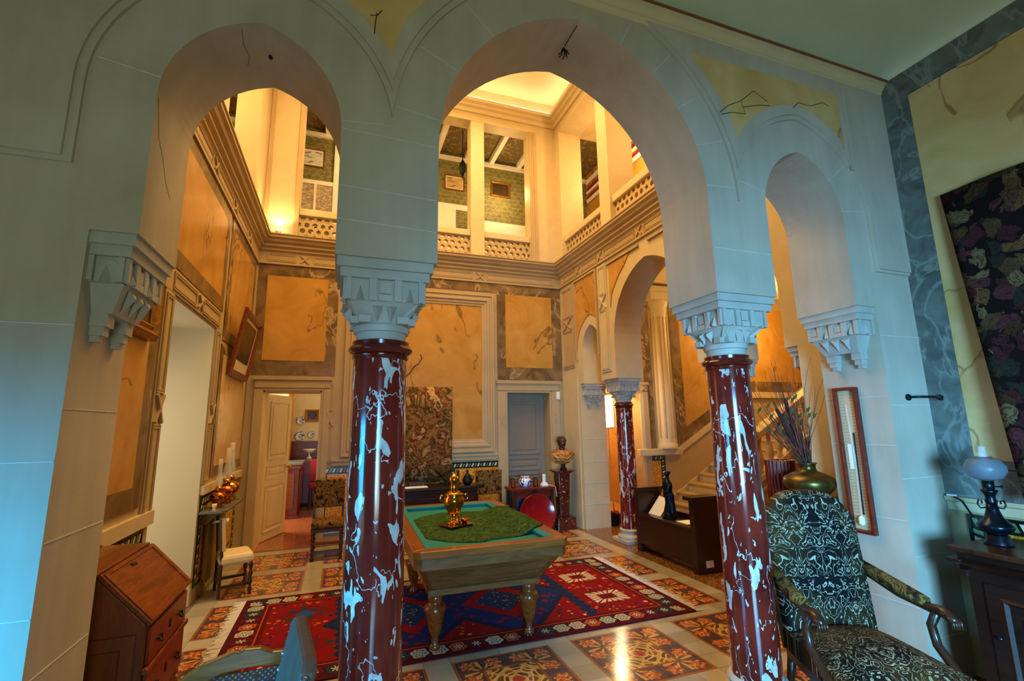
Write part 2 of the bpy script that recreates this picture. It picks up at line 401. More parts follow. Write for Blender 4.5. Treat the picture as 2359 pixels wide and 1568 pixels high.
t = T('lace'); f = t.noise(t.obj(), 30, 4, .6, 1.5); t.out(t.ramp(f, [(.35, '#16290f'), (.5, '#2c451c'), (.65, '#4a632e')]), .95, bump=f, bs=.6, bd=.01, spec=.1)
t = T('cane'); q = t.sep(t.obj()); k = ((q[0]*330).sin()*(q[2]*330).sin()); t.out(t.mix(k > .35, '#3a2010', t.ramp(t.vor(t.obj(), 60, out=1), [(.2, '#0c0a0a'), (.5, '#5a6a7a'), (.8, '#a86a3a')])), .5)
t = T('wallpaper'); q = t.sep(t.pos()); r_ = (q[2]*11).floor(); u = (q[0]*8+q[1]*8+r_*.5).frac()-.5; v = (q[2]*11).frac()
sc_ = (u*u+v*v*.8).sqrt(); t.out(t.mix(((sc_-.5).abs() < .06), t.ramp(t.noise(t.pos(), 10, 3), [(.35, '#5c5a34'), (.65, '#7d7746')]), '#8f834a'), .7)
t = T('wallpaper_brown'); t.out(t.ramp(t.vor(t.pos(), 14), [(.1, '#7a6236'), (.5, '#5a4a2a'), (.8, '#8c7648')]), .7)
t = T('toile'); t.out(t.ramp(t.noise(t.scale(t.pos(), (1, 1, 2)), 13, 3, .6, 1), [(.45, '#c3ac90'), (.55, '#77726c'), (.62, '#b9a486')]), .8)
# pictures
def picture(name, stops, sc=4, sq=(1, 1, 2.5)):
    t = T(name); t.out(t.ramp(t.noise(t.scale(t.obj(), sq), sc, 5, .6, .5), stops), .35)
picture('seascape', [(.3, '#22282a'), (.42, '#8c9490'), (.5, '#cfd0c8'), (.62, '#d8d8d0'), (.7, '#3f7fb0')], 6)
picture('shorescape', [(.35, '#5c4a30'), (.5, '#b89a64'), (.6, '#c8a878'), (.7, '#3f6a70')], 6)
picture('old_painting', [(.3, '#1c150e'), (.55, '#3a2c1a'), (.7, '#5c4a2c')], 2)
picture('dark_painting', [(.4, '#0e0d12'), (.55, '#23222a'), (.64, '#9c4a1c'), (.7, '#c8803c')], 12)
t = T('blue_white'); t.out(t.mix(t.noise(t.obj(), 26, 2, .5, 1) > .52, '#dfe6ee', '#1c3c8c'), .12)
t = T('scale_print'); q = t.sep(t.obj()); t.out(t.mix(((q[2]*46).frac() < .18)*(q[1].abs() < .05)*(q[1].abs() > .018), '#c4ad84', '#a08862'), .5)
# glazed dado tiles
t = T('yellow_tile'); t.out(t.ramp(t.vor(t.pos(), 55, out=1), [(.1, '#a86414'), (.5, '#cf8f2a'), (.9, '#e0ac4e')]), .2)
plain('black_tile', '#12140f', .15); plain('green_tile', '#5a7a52', .15, var=.3); plain('ivory_tile', '#cfc7a6', .2)
# ------------------------------------------------------------------ the setting
YA, TH = 2.10, .44                 # arcade wall front plane and thickness
XL, XR, YB = -1.24, 3.59, 7.35     # hall: left wall, right arcade wall, back wall
XF = 3.82                          # right wall of the front room
ZS = 2.348                         # springing block underside
PA = plane('y', YA, -1)            # arcade face, h towards the camera
def arch(cx, hw, z0, d, off=0, n=14):
    R = hw+d+off; a = math.acos(d/R); L = []
    for i in range(n+1): th = PI-a*i/n; L.append((cx+d+R*math.cos(th), z0+R*math.sin(th)))
    for i in range(1, n+1): th = a-a*i/n; L.append((cx-d+R*math.cos(th), z0+R*math.sin(th)))
    return L
ARC = [(-.41, .355, 2.95, .1077), (1.222, .826, 2.95, .168), (2.87, .355, 2.95, .1077)]
PIL, PIR = -.92, 3.41
poly = [(-2.8, 0), (PIL, 0), (PIL, ZS)]
for a in ARC: poly += [(a[0]-a[1], ZS)]+arch(*a)+[(a[0]+a[1], ZS)]
poly += [(PIR, ZS), (PIR, 0), (4.1, 0), (4.1, 4.3), (-2.8, 4.3)]
wa = struct('wall_arcade', MB().pext(plane('y', YA, 1), poly, 0, TH), 'stone', 'pale stone arcade wall of three pointed arches between the two rooms')
CL, CR = .168, 2.285               # centre lines between the arches
def hood(off, low, left, right, top, pr):
    L = [(left, low), (ARC[0][0]-ARC[0][1]-off, low)]
    L += [p for p in arch(*ARC[0], off=off) if p[0] < CL]
    za = L[-1][1]; m = [p for p in arch(*ARC[1], off=off) if CL < p[0] < CR]
    def zat(a, x, side):
        R = a[1]+a[3]+off; c = a[0]-a[3] if side > 0 else a[0]+a[3]; return a[2]+math.sqrt(max(0, R*R-(x-c)**2))
    L += [(CL, zat(ARC[0], CL, 1)), (CL+.001, zat(ARC[1], CL, -1))]+m+[(CR-.001, zat(ARC[1], CR, 1)), (CR, zat(ARC[2], CR, -1))]
    L += [p for p in arch(*ARC[2], off=off) if p[0] > CR]
    L += [(ARC[2][0]+ARC[2][1]+off, low), (right, low), (right, top), (left, top)]
    return [p if p[1] <= top else (p[0], top-.0005) for p in L]
ob('hood_moulding', MB().pext(PA, hood(.232, 2.6, -2.79, XF-.002, 4.14, 0), -.002, .015), 'stone', wa)
ob('hood_moulding', MB().pext(PA, hood(.262, 2.62, -2.78, XF-.004, 4.14, 0), .004, .027), 'stone', wa)
def sub_arc(a, off, x0, x1): return [p for p in arch(*a, off=off, n=18) if x0 < p[0] < x1]
sp = sub_arc(ARC[1], .335, ARC[1][0]+.62, CR)+sub_arc(ARC[2], .335, CR, 3.30)
sp = [p for p in sp if p[1] < 3.93]+[(3.30, 3.42), (3.30, 3.93)]
sp = sp[:-2]+[(3.30, sub_arc(ARC[2], .335, CR, 3.30)[-1][1]-.08), (3.30, 3.93)]
ob('spandrel_panel', MB().pext(PA, sp, .02, .0285), 'pale_marble', wa)
sp = [(-.12, 4.05)]+[p for p in sub_arc(ARC[0], .335, -.12, CL)]+[p for p in sub_arc(ARC[1], .335, CL, .8) if p[1] < 4.05]+[(.62, 4.05)]
ob('spandrel_panel', MB().pext(PA, sp, .02, .0285), 'pale_marble', wa)
# pilaster strip right of the spandrel, raised joints of the stone courses
ob('pilaster_strip', MB().slab(PA, 3.345, 3.375, 3.34, 4.02, .02, .036), 'stone', wa)
jb = MB().box(0, 1, -.0022, 0, -.002, .002).mesh('mortar_joint')
def joint(x0, z0, x1, z1, h=.0005):
    o = ob('mortar_joint', jb, 'joint', wa, local=True)
    o.location = (x0, YA-h, z0); L = math.hypot(x1-x0, z1-z0); o.scale = (L, 1, 1); o.rotation_euler = (0, -math.atan2(z1-z0, x1-x0), 0)
def vous(a, off, ths):
    for th in ths:
        for s in ((1,) if th >= 0 else (-1,)):
            R = a[1]+a[3]; c = a[0]-s*a[3]; t_ = math.radians(abs(th))
            joint(c+s*R*math.cos(t_), a[2]+R*math.sin(t_), c+s*(R+off)*math.cos(t_), a[2]+(R+off)*math.sin(t_))
vous(ARC[1], .22, (4, 19, 34, 49, 64, -8, -26, -45)); vous(ARC[2], .22, (8, 38, -12)); vous(ARC[0], .22, (5, -10))
for z in (.26, .74, 1.21, 1.68, 2.15): joint(PIR+.002, z, XF-.005, z)
for z in (.5, 1.0, 1.5, 1.98): joint(-2.7, z, PIL-.002, z)
for z in (2.66, 2.94, 2.5): joint(-.05, z+.012, .388, z)
for z in (2.62,): joint(2.06, z, 2.51, z)
jy = MB().box(-.0008, .0008, 0, 1, -.002, .002).mesh('mortar_joint_side')
def joint_y(x, y0, y1, z):
    o = ob('mortar_joint', jy, 'joint', wa, local=True); o.location = (x, y0, z); o.scale = (2, y1-y0, 1)
for z in (.31, .8, 1.23, 1.68): joint_y(PIL+.0008, YA+.01, YA+TH-.01, z)
for z in (.44, .95, 1.42, 1.74): joint_y(PIR-.0008, YA+.01, YA+TH-.01, z)
# crack lines in the left soffit and jamb
R0 = ARC[0][1]+ARC[0][3]
ck = MB().tube([(ARC[0][0]+ARC[0][3]+(R0-.001)*math.cos(th), y, 2.95+(R0-.001)*math.sin(th)) for th, y in ((2.0, YA+.03), (2.02, YA+.12), (1.99, YA+.2), (2.03, YA+.26))], .001, 5)
ob('crack', ck, 'crack', wa)
ck = MB().tube([(-.7648, YA+.02, 2.95), (-.7648, YA+.07, 2.8), (-.7648, YA+.14, 2.74), (-.7648, YA+.2, 2.66), (-.7648, YA+.27, 2.62)], .001, 5)
ob('crack', ck, 'crack', wa)
ob('soffit_hook', MB().tube([(-.40, YA+.2, 3.41), (-.40, YA+.2, 3.385)], .009, 8), 'black_iron', wa)

for L in ([(2.181, 3.526), (2.261, 3.594), (2.37, 3.652), (2.38, 3.609), (2.522, 3.656), (2.62, 3.675)], [(2.37, 3.652), (2.489, 3.753), (2.606, 3.702)], [(2.38, 3.609), (2.396, 3.562), (2.284, 3.549), (2.194, 3.516)], [(2.84, 3.71), (2.898, 3.765), (3.008, 3.763), (3.139, 3.822), (3.198, 3.807)], [(.081, 3.578), (.075, 3.52), (.073, 3.464)], [(.051, 3.559), (.082, 3.568), (.104, 3.604)]):
    ob('plaster_crack', MB().tube([(x, YA-.0285, z) for x, z in L], .0028, 5), 'crack', wa)
hm_ = MB().tube([(1.222, 2.14, 3.925), (1.215, 2.2, 3.915), (1.218, 2.3, 3.92)], .0025, 5)
for k in range(9): a = k*2.4; hm_.tube([(1.216, 2.31, 3.92), (1.216+.02*math.cos(a), 2.31+.02*math.sin(a), 3.885), (1.216+.035*math.cos(a+.5), 2.31+.03*math.sin(a+.5), 3.86+.01*(k % 3))], .003, 5)
ob('soffit_hook', hm_, 'black_iron', wa)
# ---- front room shell
fl = struct('floor', MB().box(-2.8, 9.6, -2.8, 7.75, -.12, -.006), 'grout', 'tiled floor of ornamental panels and cream strips')
def wall_with_holes(P, u0, u1, w0, w1, h0, h1, holes):
    mb = MB(); us = sorted({u0, u1}|{q for h in holes for q in h[:2]})
    for a, b in zip(us, us[1:]):
        seg = sorted([(h[2], h[3]) for h in holes if h[0] <= a and h[1] >= b]); w = w0
        for c, d in seg:
            if c > w: mb.slab(P, a, b, w, c, h0, h1)
            w = d
        if w < w1: mb.slab(P, a, b, w, w1, h0, h1)
    return mb
PFL = plane('x', -2.8, 1); PRW = plane('x', XF, -1); PRR = plane('y', -2.8, 1)
struct('wall_left', wall_with_holes(PFL, -2.8, 2.1, 0, 4.3, -.3, 0, [(.5, 1.9, .3, 2.4)]), 'stone', 'plain left wall of the front room')
struct('wall_rear', wall_with_holes(PRR, -3.1, 4.1, 0, 4.3, -.3, 0, [(-.75, .95, .2, 2.4)]), 'stone', 'plain wall behind the viewpoint')
def window(n, P, u0, u1, w0, w1, depth, label):
    f = struct('window_%d' % n, MB().frame(P, u0, u1, w0, w1, [(0, -depth), (0, -depth+.06), (.07, -depth+.06), (.07, -depth)]), 'white_paint', label)
    um = (u0+u1)/2; ob('mullion', MB().slab(P, um-.03, um+.03, w0+.06, w1-.06, -depth, -depth+.05), 'white_paint', f)
    for k in (1, 2): ww = w0+(w1-w0)*k/3; ob('glazing_bar', MB().slab(P, u0+.06, u1-.06, ww-.015, ww+.015, -depth+.01, -depth+.04), 'white_paint', f)
    for a, b in ((u0+.07, um-.03), (um+.03, u1-.07)): ob('pane', MB().slab(P, a, b, w0+.07, w1-.07, -depth+.02, -depth+.024), 'clear_glass', f)
    return f
window(1, PFL, .5, 1.9, .3, 2.4, .2, 'tall casement window in the left wall of the front room')
window(2, PRR, -.75, .95, .2, 2.4, .2, 'tall casement window behind the viewpoint')
wr = struct('wall_right', MB().slab(PRW, -2.8, 2.1, 0, 4.3, -.28, 0), 'trim', 'right wall of the front room with marble panelling')
ob('marble_border', MB().frame(PRW, -1.6, 2.098, 1.085, 4.12, [(0, 0), (0, .008), (.19, .008), (.19, 0)]).slab(PRW, -1.4, 1.92, 1.27, 1.325, 0, .008), 'grey_marble', wr)
ob('marble_panel', MB().slab(PRW, -1.409, 1.907, 1.326, 3.897+.03, 0, .006), 'pale_marble', wr)
ob('chair_rail', MB().pext(lambda u, w, h: (XF-u, h, w), [(0, 1.0), (.012, 1.0), (.012, 1.05), (.03, 1.06), (.035, 1.085), (0, 1.085)], -2.0, 2.095), 'trim_light', wr)
def dado(P, u0, u1, w0, w1, parent, cells=True):
    """glazed tile dado: black frame, green and ivory slanted chips, yellow field of tiles"""
    ob('tile_frame', MB().frame(P, u0, u1, w0, w1, [(0, 0), (0, .012), (.018, .012), (.018, .006), (.075, .006), (.075, .012), (.09, .012), (.09, 0)]), 'black_tile', parent)
    mb = MB(); mg = MB()
    n = max(2, int((u1-u0-.05)/.045))
    for i in range(n):
        a = u0+.02+(u1-u0-.04)*i/n; q = (u1-u0-.04)/n
        (mb if i % 2 else mg).pext(P, [(a, w1-.072), (a+q*.55, w1-.072), (a+q*.95, w1-.021), (a+q*.4, w1-.021)], .006, .010)
    m = max(2, int((w1-w0-.1)/.045))
    for s in (0, 1):
        for i in range(m):
            b = w0+.02+(w1-w0-.1)*i/m; q = (w1-w0-.1)/m; x0 = u0+.021 if s == 0 else u1-.072
            (mb if i % 2 else mg).pext(P, [(x0, b), (x0+.051, b+q*.35), (x0+.051, b+q*.9), (x0, b+q*.55)], .006, .010)
    ob('ivory_chips', mb, 'ivory_tile', parent); ob('green_chips', mg, 'green_tile', parent)
    k = max(1, round((u1-u0-.18)/.15)); l = max(1, round((w1-w0-.1)/.15))
    for i in range(k):
        for j in range(l):
            qu = (u1-u0-.18)/k; qw = (w1-w0-.1)/l; a = u0+.09+i*qu; b = w0+.01+j*qw
            ob('dado_tile', MB().slab(P, a+.001, a+qu-.001, b+.001, b+qw-.001, 0, .007), 'yellow_tile', parent)
dado(PRW, 1.0, 2.0, .2, .985, wr)
# ceiling of the front room with cove, cornice along the arcade
ce = struct('ceiling', MB().box(-2.8, XF+.28, -2.8, YA+.02, 4.24, 4.4), 'ceiling_paint', 'plain plaster ceiling of the front room')
PC = plane('z', 0, 1)
cove = [(0, 4.13)]+[(.30*(1-math.cos(a)), 4.13+.11*math.sin(a)) for a in [i*PI/2/8 for i in range(1, 9)]]
ob('cove', MB().frame(PC, -2.8, XF, -2.8, YA, cove), 'ceiling_paint', ce, smooth=True)
pr = [(.0, 4.02), (.015, 4.02), (.02, 4.04), (.035, 4.05), (.035, 4.065), (.055, 4.085), (.06, 4.10), (.075, 4.105), (.08, 4.13), (0, 4.13)]
ob('cornice', MB().pext(lambda u, w, h: (h, YA-u, w), pr, -2.8, XF), 'trim_light', ce)
ob('cornice_line', MB().box(-2.8, XF, YA-.087, YA-.078, 4.116, 4.131), 'red_line', ce)

# ---- hall walls
PB = plane('y', YB, -1); PL_ = plane('x', XL, 1); PR_ = plane('x', XR, -1)
DL, DR, DS = (-1.028, -.27, 2.12), (2.56, 3.32, 2.11), (4.35, 5.15, 2.12)
wb = struct('wall_back', wall_with_holes(PB, -2.05, 9.6, 0, 4.38, -.4, 0, [(DL[0], DL[1], -1, DL[2]), (DR[0], DR[1], -1, DR[2]), (DS[0], DS[1], -1, DS[2])]), 'trim', 'panelled back wall of the hall with faux marble')
OY0, OY1, OZ = 4.13, 5.42, 2.6
wl = struct('wall_hall_left', wall_with_holes(PL_, YA+TH, YB, 0, 4.38, -.8, 0, [(OY0, OY1, -1, OZ)]), 'trim', 'panelled left wall of the hall with a deep white embrasure')
ob('embrasure_lining', MB().box(XL-.8, XL-.004, OY1-.004, OY1+.01, 0, OZ).box(XL-.8, XL-.004, OY0-.01, OY0+.004, 0, OZ).box(XL-.8, XL-.004, OY0, OY1, OZ-.004, OZ+.01), 'jamb_white', wl)
window(3, plane('x', XL-.8, 1), OY0+.004, OY1-.004, 0, OZ-.01, .05, 'glazed garden door at the back of the white embrasure')
# right arcade wall of the hall (arches towards the stair)
ZR, YC, YN = 2.21, 5.86, 3.84
AR = [((3.66+2.98)/2, .34, 2.75, .10), ((5.66+4.04)/2, .81, 2.75, .15), ((6.06+6.60)/2, .27, 2.75, .10)]
poly = [(2.54, 0), (2.86, 0), (2.86, ZR)]
for a in AR: poly += [(a[0]-a[1], ZR)]+arch(*a)+[(a[0]+a[1], ZR)]
poly += [(6.73, ZR), (6.73, 0), (YB, 0), (YB, 4.38), (2.54, 4.38)]
whr = struct('wall_hall_right', MB().pext(PR_, poly, -.44, 0), 'trim_light', 'right arcade wall of the hall opening to the staircase')
# panelling helpers
MOULD = [(0, 0), (0, .02), (.015, .028), (.03, .028), (.035, .014), (.05, .014), (.055, .006), (.06, .006), (.06, 0)]
def panel(P, u0, u1, w0, w1, mt, par, h=.008): return ob('marble_panel', MB().slab(P, u0, u1, w0, w1, 0, h), mt, par)
def border(P, u0, u1, w0, w1, wd, mt, par, h=.012): return ob('marble_border', MB().frame(P, u0, u1, w0, w1, [(0, 0), (0, h), (wd, h), (wd, 0)]), mt, par)
def mould(P, u0, u1, w0, w1, par, prof=MOULD, mt='trim', k=1): return ob('panel_moulding', MB().frame(P, u0, u1, w0, w1, [(d*k, h) for d, h in prof]), mt, par)
THIN = [(0, 0), (0, .010), (.008, .010), (.012, .004), (.02, .004), (.02, .009), (.028, .009), (.028, 0)]
def cross(P, u, w, a, b, par, mt='trim'):
    mb = MB().strip(P, (u-a, w-b), (u+a, w+b), .02, .0, .020).strip(P, (u-a, w+b), (u+a, w-b), .02, .0, .0215)
    return ob('cross_ornament', mb, mt, par)
def stile(P, u0, u1, w0, w1, wx, par, mt='trim'):        # pilaster strip with a cross between two sunk panels
    um = (u0+u1)/2
    ob('pilaster', MB().slab(P, u0, u1, w0, w1, 0, .014), mt, par)
    Q = lambda u, w, h: P(u, w, h+.014)
    b = .11; a = (u1-u0)*.36
    if wx-b > w0+.1: mould(Q, u0+.02, u1-.02, w0+.03, wx-b, par, THIN, mt)
    if wx+b < w1-.1: mould(Q, u0+.02, u1-.02, wx+b, w1-.03, par, THIN, mt)
    cross(Q, um, wx, a, b*.9, par, mt)
# back wall, left bay
ob('marble_border', MB().slab(PB, -1.2, -.11, 2.34, 3.955, 0, .009), 'brown_marble', wb); panel(PB, -1.08, -.26, 2.545, 3.785, 'yellow_marble', wb, .013)
def architrave(P, D, par, wide=.1):
    ob('door_architrave', MB().slab(P, D[0]-wide, D[0]-.03, 0, D[2]+.02, 0, .03).slab(P, D[1]+.03, D[1]+wide, 0, D[2]+.02, 0, .03).slab(P, D[0]-wide, D[1]+wide, D[2]+.04, D[2]+.15, 0, .03)
       .slab(P, D[0]-.03, D[0], 0, D[2]+.04, 0, .018).slab(P, D[1], D[1]+.03, 0, D[2]+.04, 0, .018).slab(P, D[0], D[1], D[2], D[2]+.04, 0, .018)
       .slab(P, D[0]-wide-.02, D[1]+wide+.02, D[2]+.15, D[2]+.2, 0, .05), 'trim', par)
architrave(PB, DL, wb, .11); architrave(PB, DR, wb, .17)
stile(PB, -.20, -.09, 1.1, 2.24, 1.72, wb)
stile(PB, 2.385, 2.53, 1.08, 2.25, 1.66, wb); 
# back wall, centre bay
STEP = [(0, 0), (0, .05), (.03, .05), (.035, .035), (.07, .035), (.08, .05), (.11, .05), (.12, .03), (.16, .03), (.17, .018), (.2, .018), (.2, 0)]
mould(PB, .02, 2.33, 1.18, 3.74, wb, STEP)
panel(PB, .22, 2.13, 1.38, 3.54, 'yellow_marble', wb)
ob('marble_border', MB().slab(PB, -.08, 3.58, 3.8, 3.955, 0, .011), 'brown_marble', wb)
ob('chair_rail', MB().slab(PB, -.1, 2.38, 1.06, 1.16, 0, .03).slab(PB, -.1, 2.38, 1.12, 1.14, 0, .045), 'trim', wb)
dado(PB, -.24, .55, .14, 1.04, wb); dado(PB, .62, 1.55, .14, 1.04, wb); dado(PB, 1.6, 2.49, .14, 1.03, wb)
ob('wall_crack', MB().tube([(.86, YB-.012, 2.3), (.99, YB-.012, 2.42), (1.03, YB-.012, 2.5), (1.10, YB-.012, 2.55), (1.16, YB-.012, 2.64), (1.13, YB-.012, 2.7)], .007, 5), 'crack', wb)
# back wall, right bay
ob('marble_border', MB().slab(PB, 2.40, 3.58, 2.32, 3.955, 0, .009), 'brown_marble', wb); panel(PB, 2.55, 3.40, 2.53, 3.78, 'yellow_marble', wb, .013)
stile(PB, 3.36, 3.47, .1, 2.2, 1.7, wb)
ob('alarm_box', MB().slab(PB, 3.44, 3.50, 2.0, 2.13, .014, .05), 'white_paint', wb, bevel=.006)
# left wall
def yrow(u0, u1, w0, w1, bw=.12, mt='yellow_marble'):
    border(PL_, u0, u1, w0, w1, bw, 'brown_marble', wl); panel(PL_, u0+bw, u1-bw, w0+bw, w1-bw, mt, wl, .013)
yrow(2.6, 5.62, 2.82, 3.955, .14); yrow(5.74, 7.3, 2.55, 3.955, .13); yrow(2.6, 3.88, 1.1, 2.75, .14); yrow(5.72, 7.28, 1.12, 2.5, .10, 'pale_marble')
stile(PL_, 3.93, 4.12, .95, 2.62, 1.75, wl); stile(PL_, 5.43, 5.62, 1.08, 2.62, 1.75, wl)
ob('lintel_band', MB().slab(PL_, 3.90, 5.66, 2.62, 2.80, 0, .016), 'trim', wl)
Q = lambda u, w, h: PL_(u, w, h+.016)
mould(Q, 4.05, 4.66, 2.64, 2.78, wl, THIN); cross(Q, 4.76, 2.71, .07, .06, wl); mould(Q, 4.86, 5.5, 2.64, 2.78, wl, THIN)
ob('chair_rail', MB().slab(PL_, 2.56, 4.12, .96, 1.05, 0, .035).slab(PL_, 5.43, 7.33, .98, 1.06, 0, .035), 'trim_light', wl)
dado(PL_, 2.7, 4.02, .14, .94, wl); dado(PL_, 5.46, 7.16, .14, .96, wl)
# right wall: strips, crosses, marble spandrels
stile(PR_, 6.86, 7.28, 2.5, 3.90, 3.25, whr, 'trim')
ob('pilaster', MB().slab(PR_, 6.80, 7.32, .0, 2.36, 0, .02), 'trim_light', whr)
ob('panel_moulding', MB().slab(PR_, 6.05, 6.085, 2.6, 3.93, 0, .03).slab(PR_, 6.765, 6.80, 2.6, 3.93, 0, .03).slab(PR_, 6.085, 6.765, 3.90, 3.93, 0, .03), 'trim', whr)
a3 = [p for p in arch(*AR[2], off=.16)]
sp = [(6.08, 3.9)]+[p for p in a3 if 6.08 < p[0] < 6.77 and p[1] < 3.9]+[(6.77, 3.9)]
ob('spandrel_panel', MB().pext(PR_, [(6.08, 3.9), (6.08, 3.0)]+[p for p in a3 if 6.085 < p[0] < 6.765]+[(6.77, 3.0), (6.77, 3.9)], .001, .012), 'yellow_marble', whr)
stile(PR_, 5.77, 6.02, 2.32, 3.93, 3.35, whr, 'trim_light'); stile(PR_, 3.72, 3.93, 2.32, 3.93, 3.35, whr, 'trim_light')
a2 = arch(*AR[1], off=.2)
for s in (1, -1):
    pts = [p for p in a2 if (p[0]-AR[1][0])*s > .33 and abs(p[0]-AR[1][0]) < .84 and p[1] < 3.8]
    if s > 0: pp = [(5.70, 3.86), (AR[1][0]+.33, 3.86)]+pts+[(5.70, pts[-1][1]-.2)]
    else: pp = [(AR[1][0]-.33, 3.86), (4.0, 3.86), (4.0, pts[0][1]-.2)]+pts
    ob('spandrel_panel', MB().pext(PR_, pp, .001, .012), 'yellow_marble', whr)
    ob('panel_moulding', MB().slab(PR_, *( (4.95, 5.75) if s > 0 else (3.95, 4.75) ), 3.87, 3.90, 0, .03), 'trim', whr)
jr = lambda y0, y1, z: ob('mortar_joint', MB().box(3.60, 4.02, 6.7265, 6.7285, z-.004, z+.004), 'joint', whr)
for z in (.36, .68, 1.0, 1.35): jr(0, 0, z)
# frieze and cornice round the hall
FR = [(0, 3.955), (.03, 3.955), (.03, 3.985), (.02, 3.99), (.02, 4.13), (.035, 4.15), (.05, 4.16), (.05, 4.185), (.085, 4.215), (.085, 4.245), (.12, 4.27), (.135, 4.30), (.165, 4.325), (.165, 4.355), (.18, 4.365), (.18, 4.38), (0, 4.38)]
co = struct('trim_1', MB().frame(PC, XL, XR, YA+TH, YB, FR), 'trim', 'stepped frieze and cornice running round the hall below the gallery')
for u in (1.9+.2, .25, -.6): cross(lambda a, b, h: PB(a, b, h+.018), u, 4.06, .06, .06, co)
for u in (6.6, 5.9, 4.9, 3.8): cross(lambda a, b, h: PR_(a, b, h+.018), u, 4.06, .06, .06, co)
for u in (6.6, 5.7, 4.8): cross(lambda a, b, h: PL_(a, b, h+.018), u, 4.06, .06, .06, co)
for (P, a, b) in ((PB, -1.1, -.72), (PB, -.48, .13), (PB, .37, 1.98), (PB, 2.22, 3.45), (PR_, 6.0, 6.5), (PR_, 6.7, 7.2), (PR_, 5.0, 5.8), (PR_, 3.9, 4.8), (PL_, 5.8, 6.5), (PL_, 4.9, 5.6), (PL_, 3.6, 4.7)):
    mould(lambda u, w, h, P=P: P(u, w, h+.019), a, b, 3.998, 4.122, co, THIN)
# ------------------------------------------------------------------ gallery storey and side rooms
def gal(name, mb, mt, label, **kw): return struct(name, mb, mt, label, **kw)
ZG, ZB, ZT = 4.38, 6.95, 7.3
gal('wall_front_upper', MB().box(-2.4, 5.6, 2.3, 2.54, 4.38, 7.5), 'trim', 'upper wall of the hall above the arcade')
# back gallery: piers, pillars, beam
gp = gal('wall_gallery_back', MB().box(XL-.3, -.73, YB, YB+.26, ZG, ZB).box(3.06, XR+.45, YB, YB+.26, ZG, ZB).box(XL-.3, XR+.45, YB, YB+.26, ZB, ZT), 'trim_light', 'piers and beam of the rear gallery')
for x0, x1 in ((1.955, 2.2), (.15, .395)): ob('pillar', MB().box(x0, x1, YB+.0, YB+.26, ZG, ZB), 'trim_light', gp, bevel=.008)
ob('pier_moulding', MB().slab(PB, -.79, -.73, ZG, ZB, -.002, .02).slab(PB, 3.06, 3.1, ZG, ZB, -.002, .02).slab(PB, 3.14, 3.18, ZG, ZB, -.002, .03).slab(PB, -1.2, -1.14, ZG, ZB, 0, .02), 'trim', gp)
gb = gal('wall_gallery_paper', MB().box(XL-2, 5.5, 8.8, 8.95, ZG, 7.3), 'wallpaper', 'patterned wallpaper wall at the back of the gallery')
ob('dado_panel', MB().box(.5, 2.6, 8.775, 8.8, ZG, 6.02).box(2.6, 5.4, 8.775, 8.8, ZG, 5.75), 'white_paint', gb)
ob('wallpaper_inset', MB().box(2.02, 2.45, 8.768, 8.774, 5.35, 5.9), 'wallpaper', gb)
for (a, b) in ((-.98, -.64), (-.61, -.32)): ob('toile_panel', MB().box(a, b, 8.78, 8.8, 5.2, 6.02), 'toile', gb)
ob('panel_rail', MB().box(-1.2, .5, 8.77, 8.8, 6.02, 6.10).box(-.645, -.605, 8.77, 8.8, 5.0, 6.02).box(-.32, -.2, 8.76, 8.8, 4.4, 7.2), 'white_paint', gb)
ob('picture_rail', MB().box(-2.4, 5.5, 8.74, 8.8, 6.98, 7.06), 'white_paint', gb)
gc = gal('ceiling_gallery', MB().box(XL-2, 5.6, YB+.2, 8.9, 7.16, 7.3), 'wallpaper_brown', 'papered gallery ceiling between white beams')
for x in (-1.0, -.45, .2, .95, 1.62, 2.25, 2.78, 3.4): ob('ceiling_beam', MB().box(x-.045, x+.045, YB+.26, 8.8, 7.04, 7.16), 'white_paint', gc, bevel=.006)
gal('floor_gallery', MB().box(XL-1.2, 5.6, YB, 8.9, 4.2, 4.375).box(XR, 5.6, 2.5, YB, 4.25, 4.375).box(XL-1.2, XL, 2.5, YB, 4.2, 4.375), 'wall_plain', 'gallery floor behind the balustrades')
# right gallery
gr = gal('wall_gallery_right', MB().box(XR, XR+.45, 7.17, YB, ZG, ZB).box(XR, XR+.45, 2.54, 2.9, ZG, ZB).box(XR, XR+.45, 2.54, YB+.26, ZB, ZT), 'trim_light', 'piers and beam of the right gallery')
for y0 in (5.58, 3.84): ob('pillar', MB().box(XR, XR+.45, y0, y0+.28, ZG, ZB), 'trim_light', gr, bevel=.008)
ob('striped_valance', MB().box(5.02, 5.04, 2.6, 8.7, 6.55, 6.62).box(5.02, 5.04, 2.6, 8.7, 6.76, 6.83), 'red_velvet', gr)
ob('striped_valance', MB().box(5.0, 5.03, 2.6, 8.7, 6.45, 6.53).box(5.0, 5.03, 2.6, 8.7, 6.66, 6.72).box(5.0, 5.03, 2.6, 8.7, 6.9, 7.0), 'white_china', gr)
gal('wall_gallery_far', MB().box(5.05, 5.2, 2.5, 8.8, ZG, 7.3), 'yellow_marble', 'yellow wall at the back of the right gallery')
gal('ceiling_gallery_right', MB().box(XR+.4, 5.2, 2.5, 8.8, 7.18, 7.3), 'ceiling_warm', 'ceiling of the right gallery')
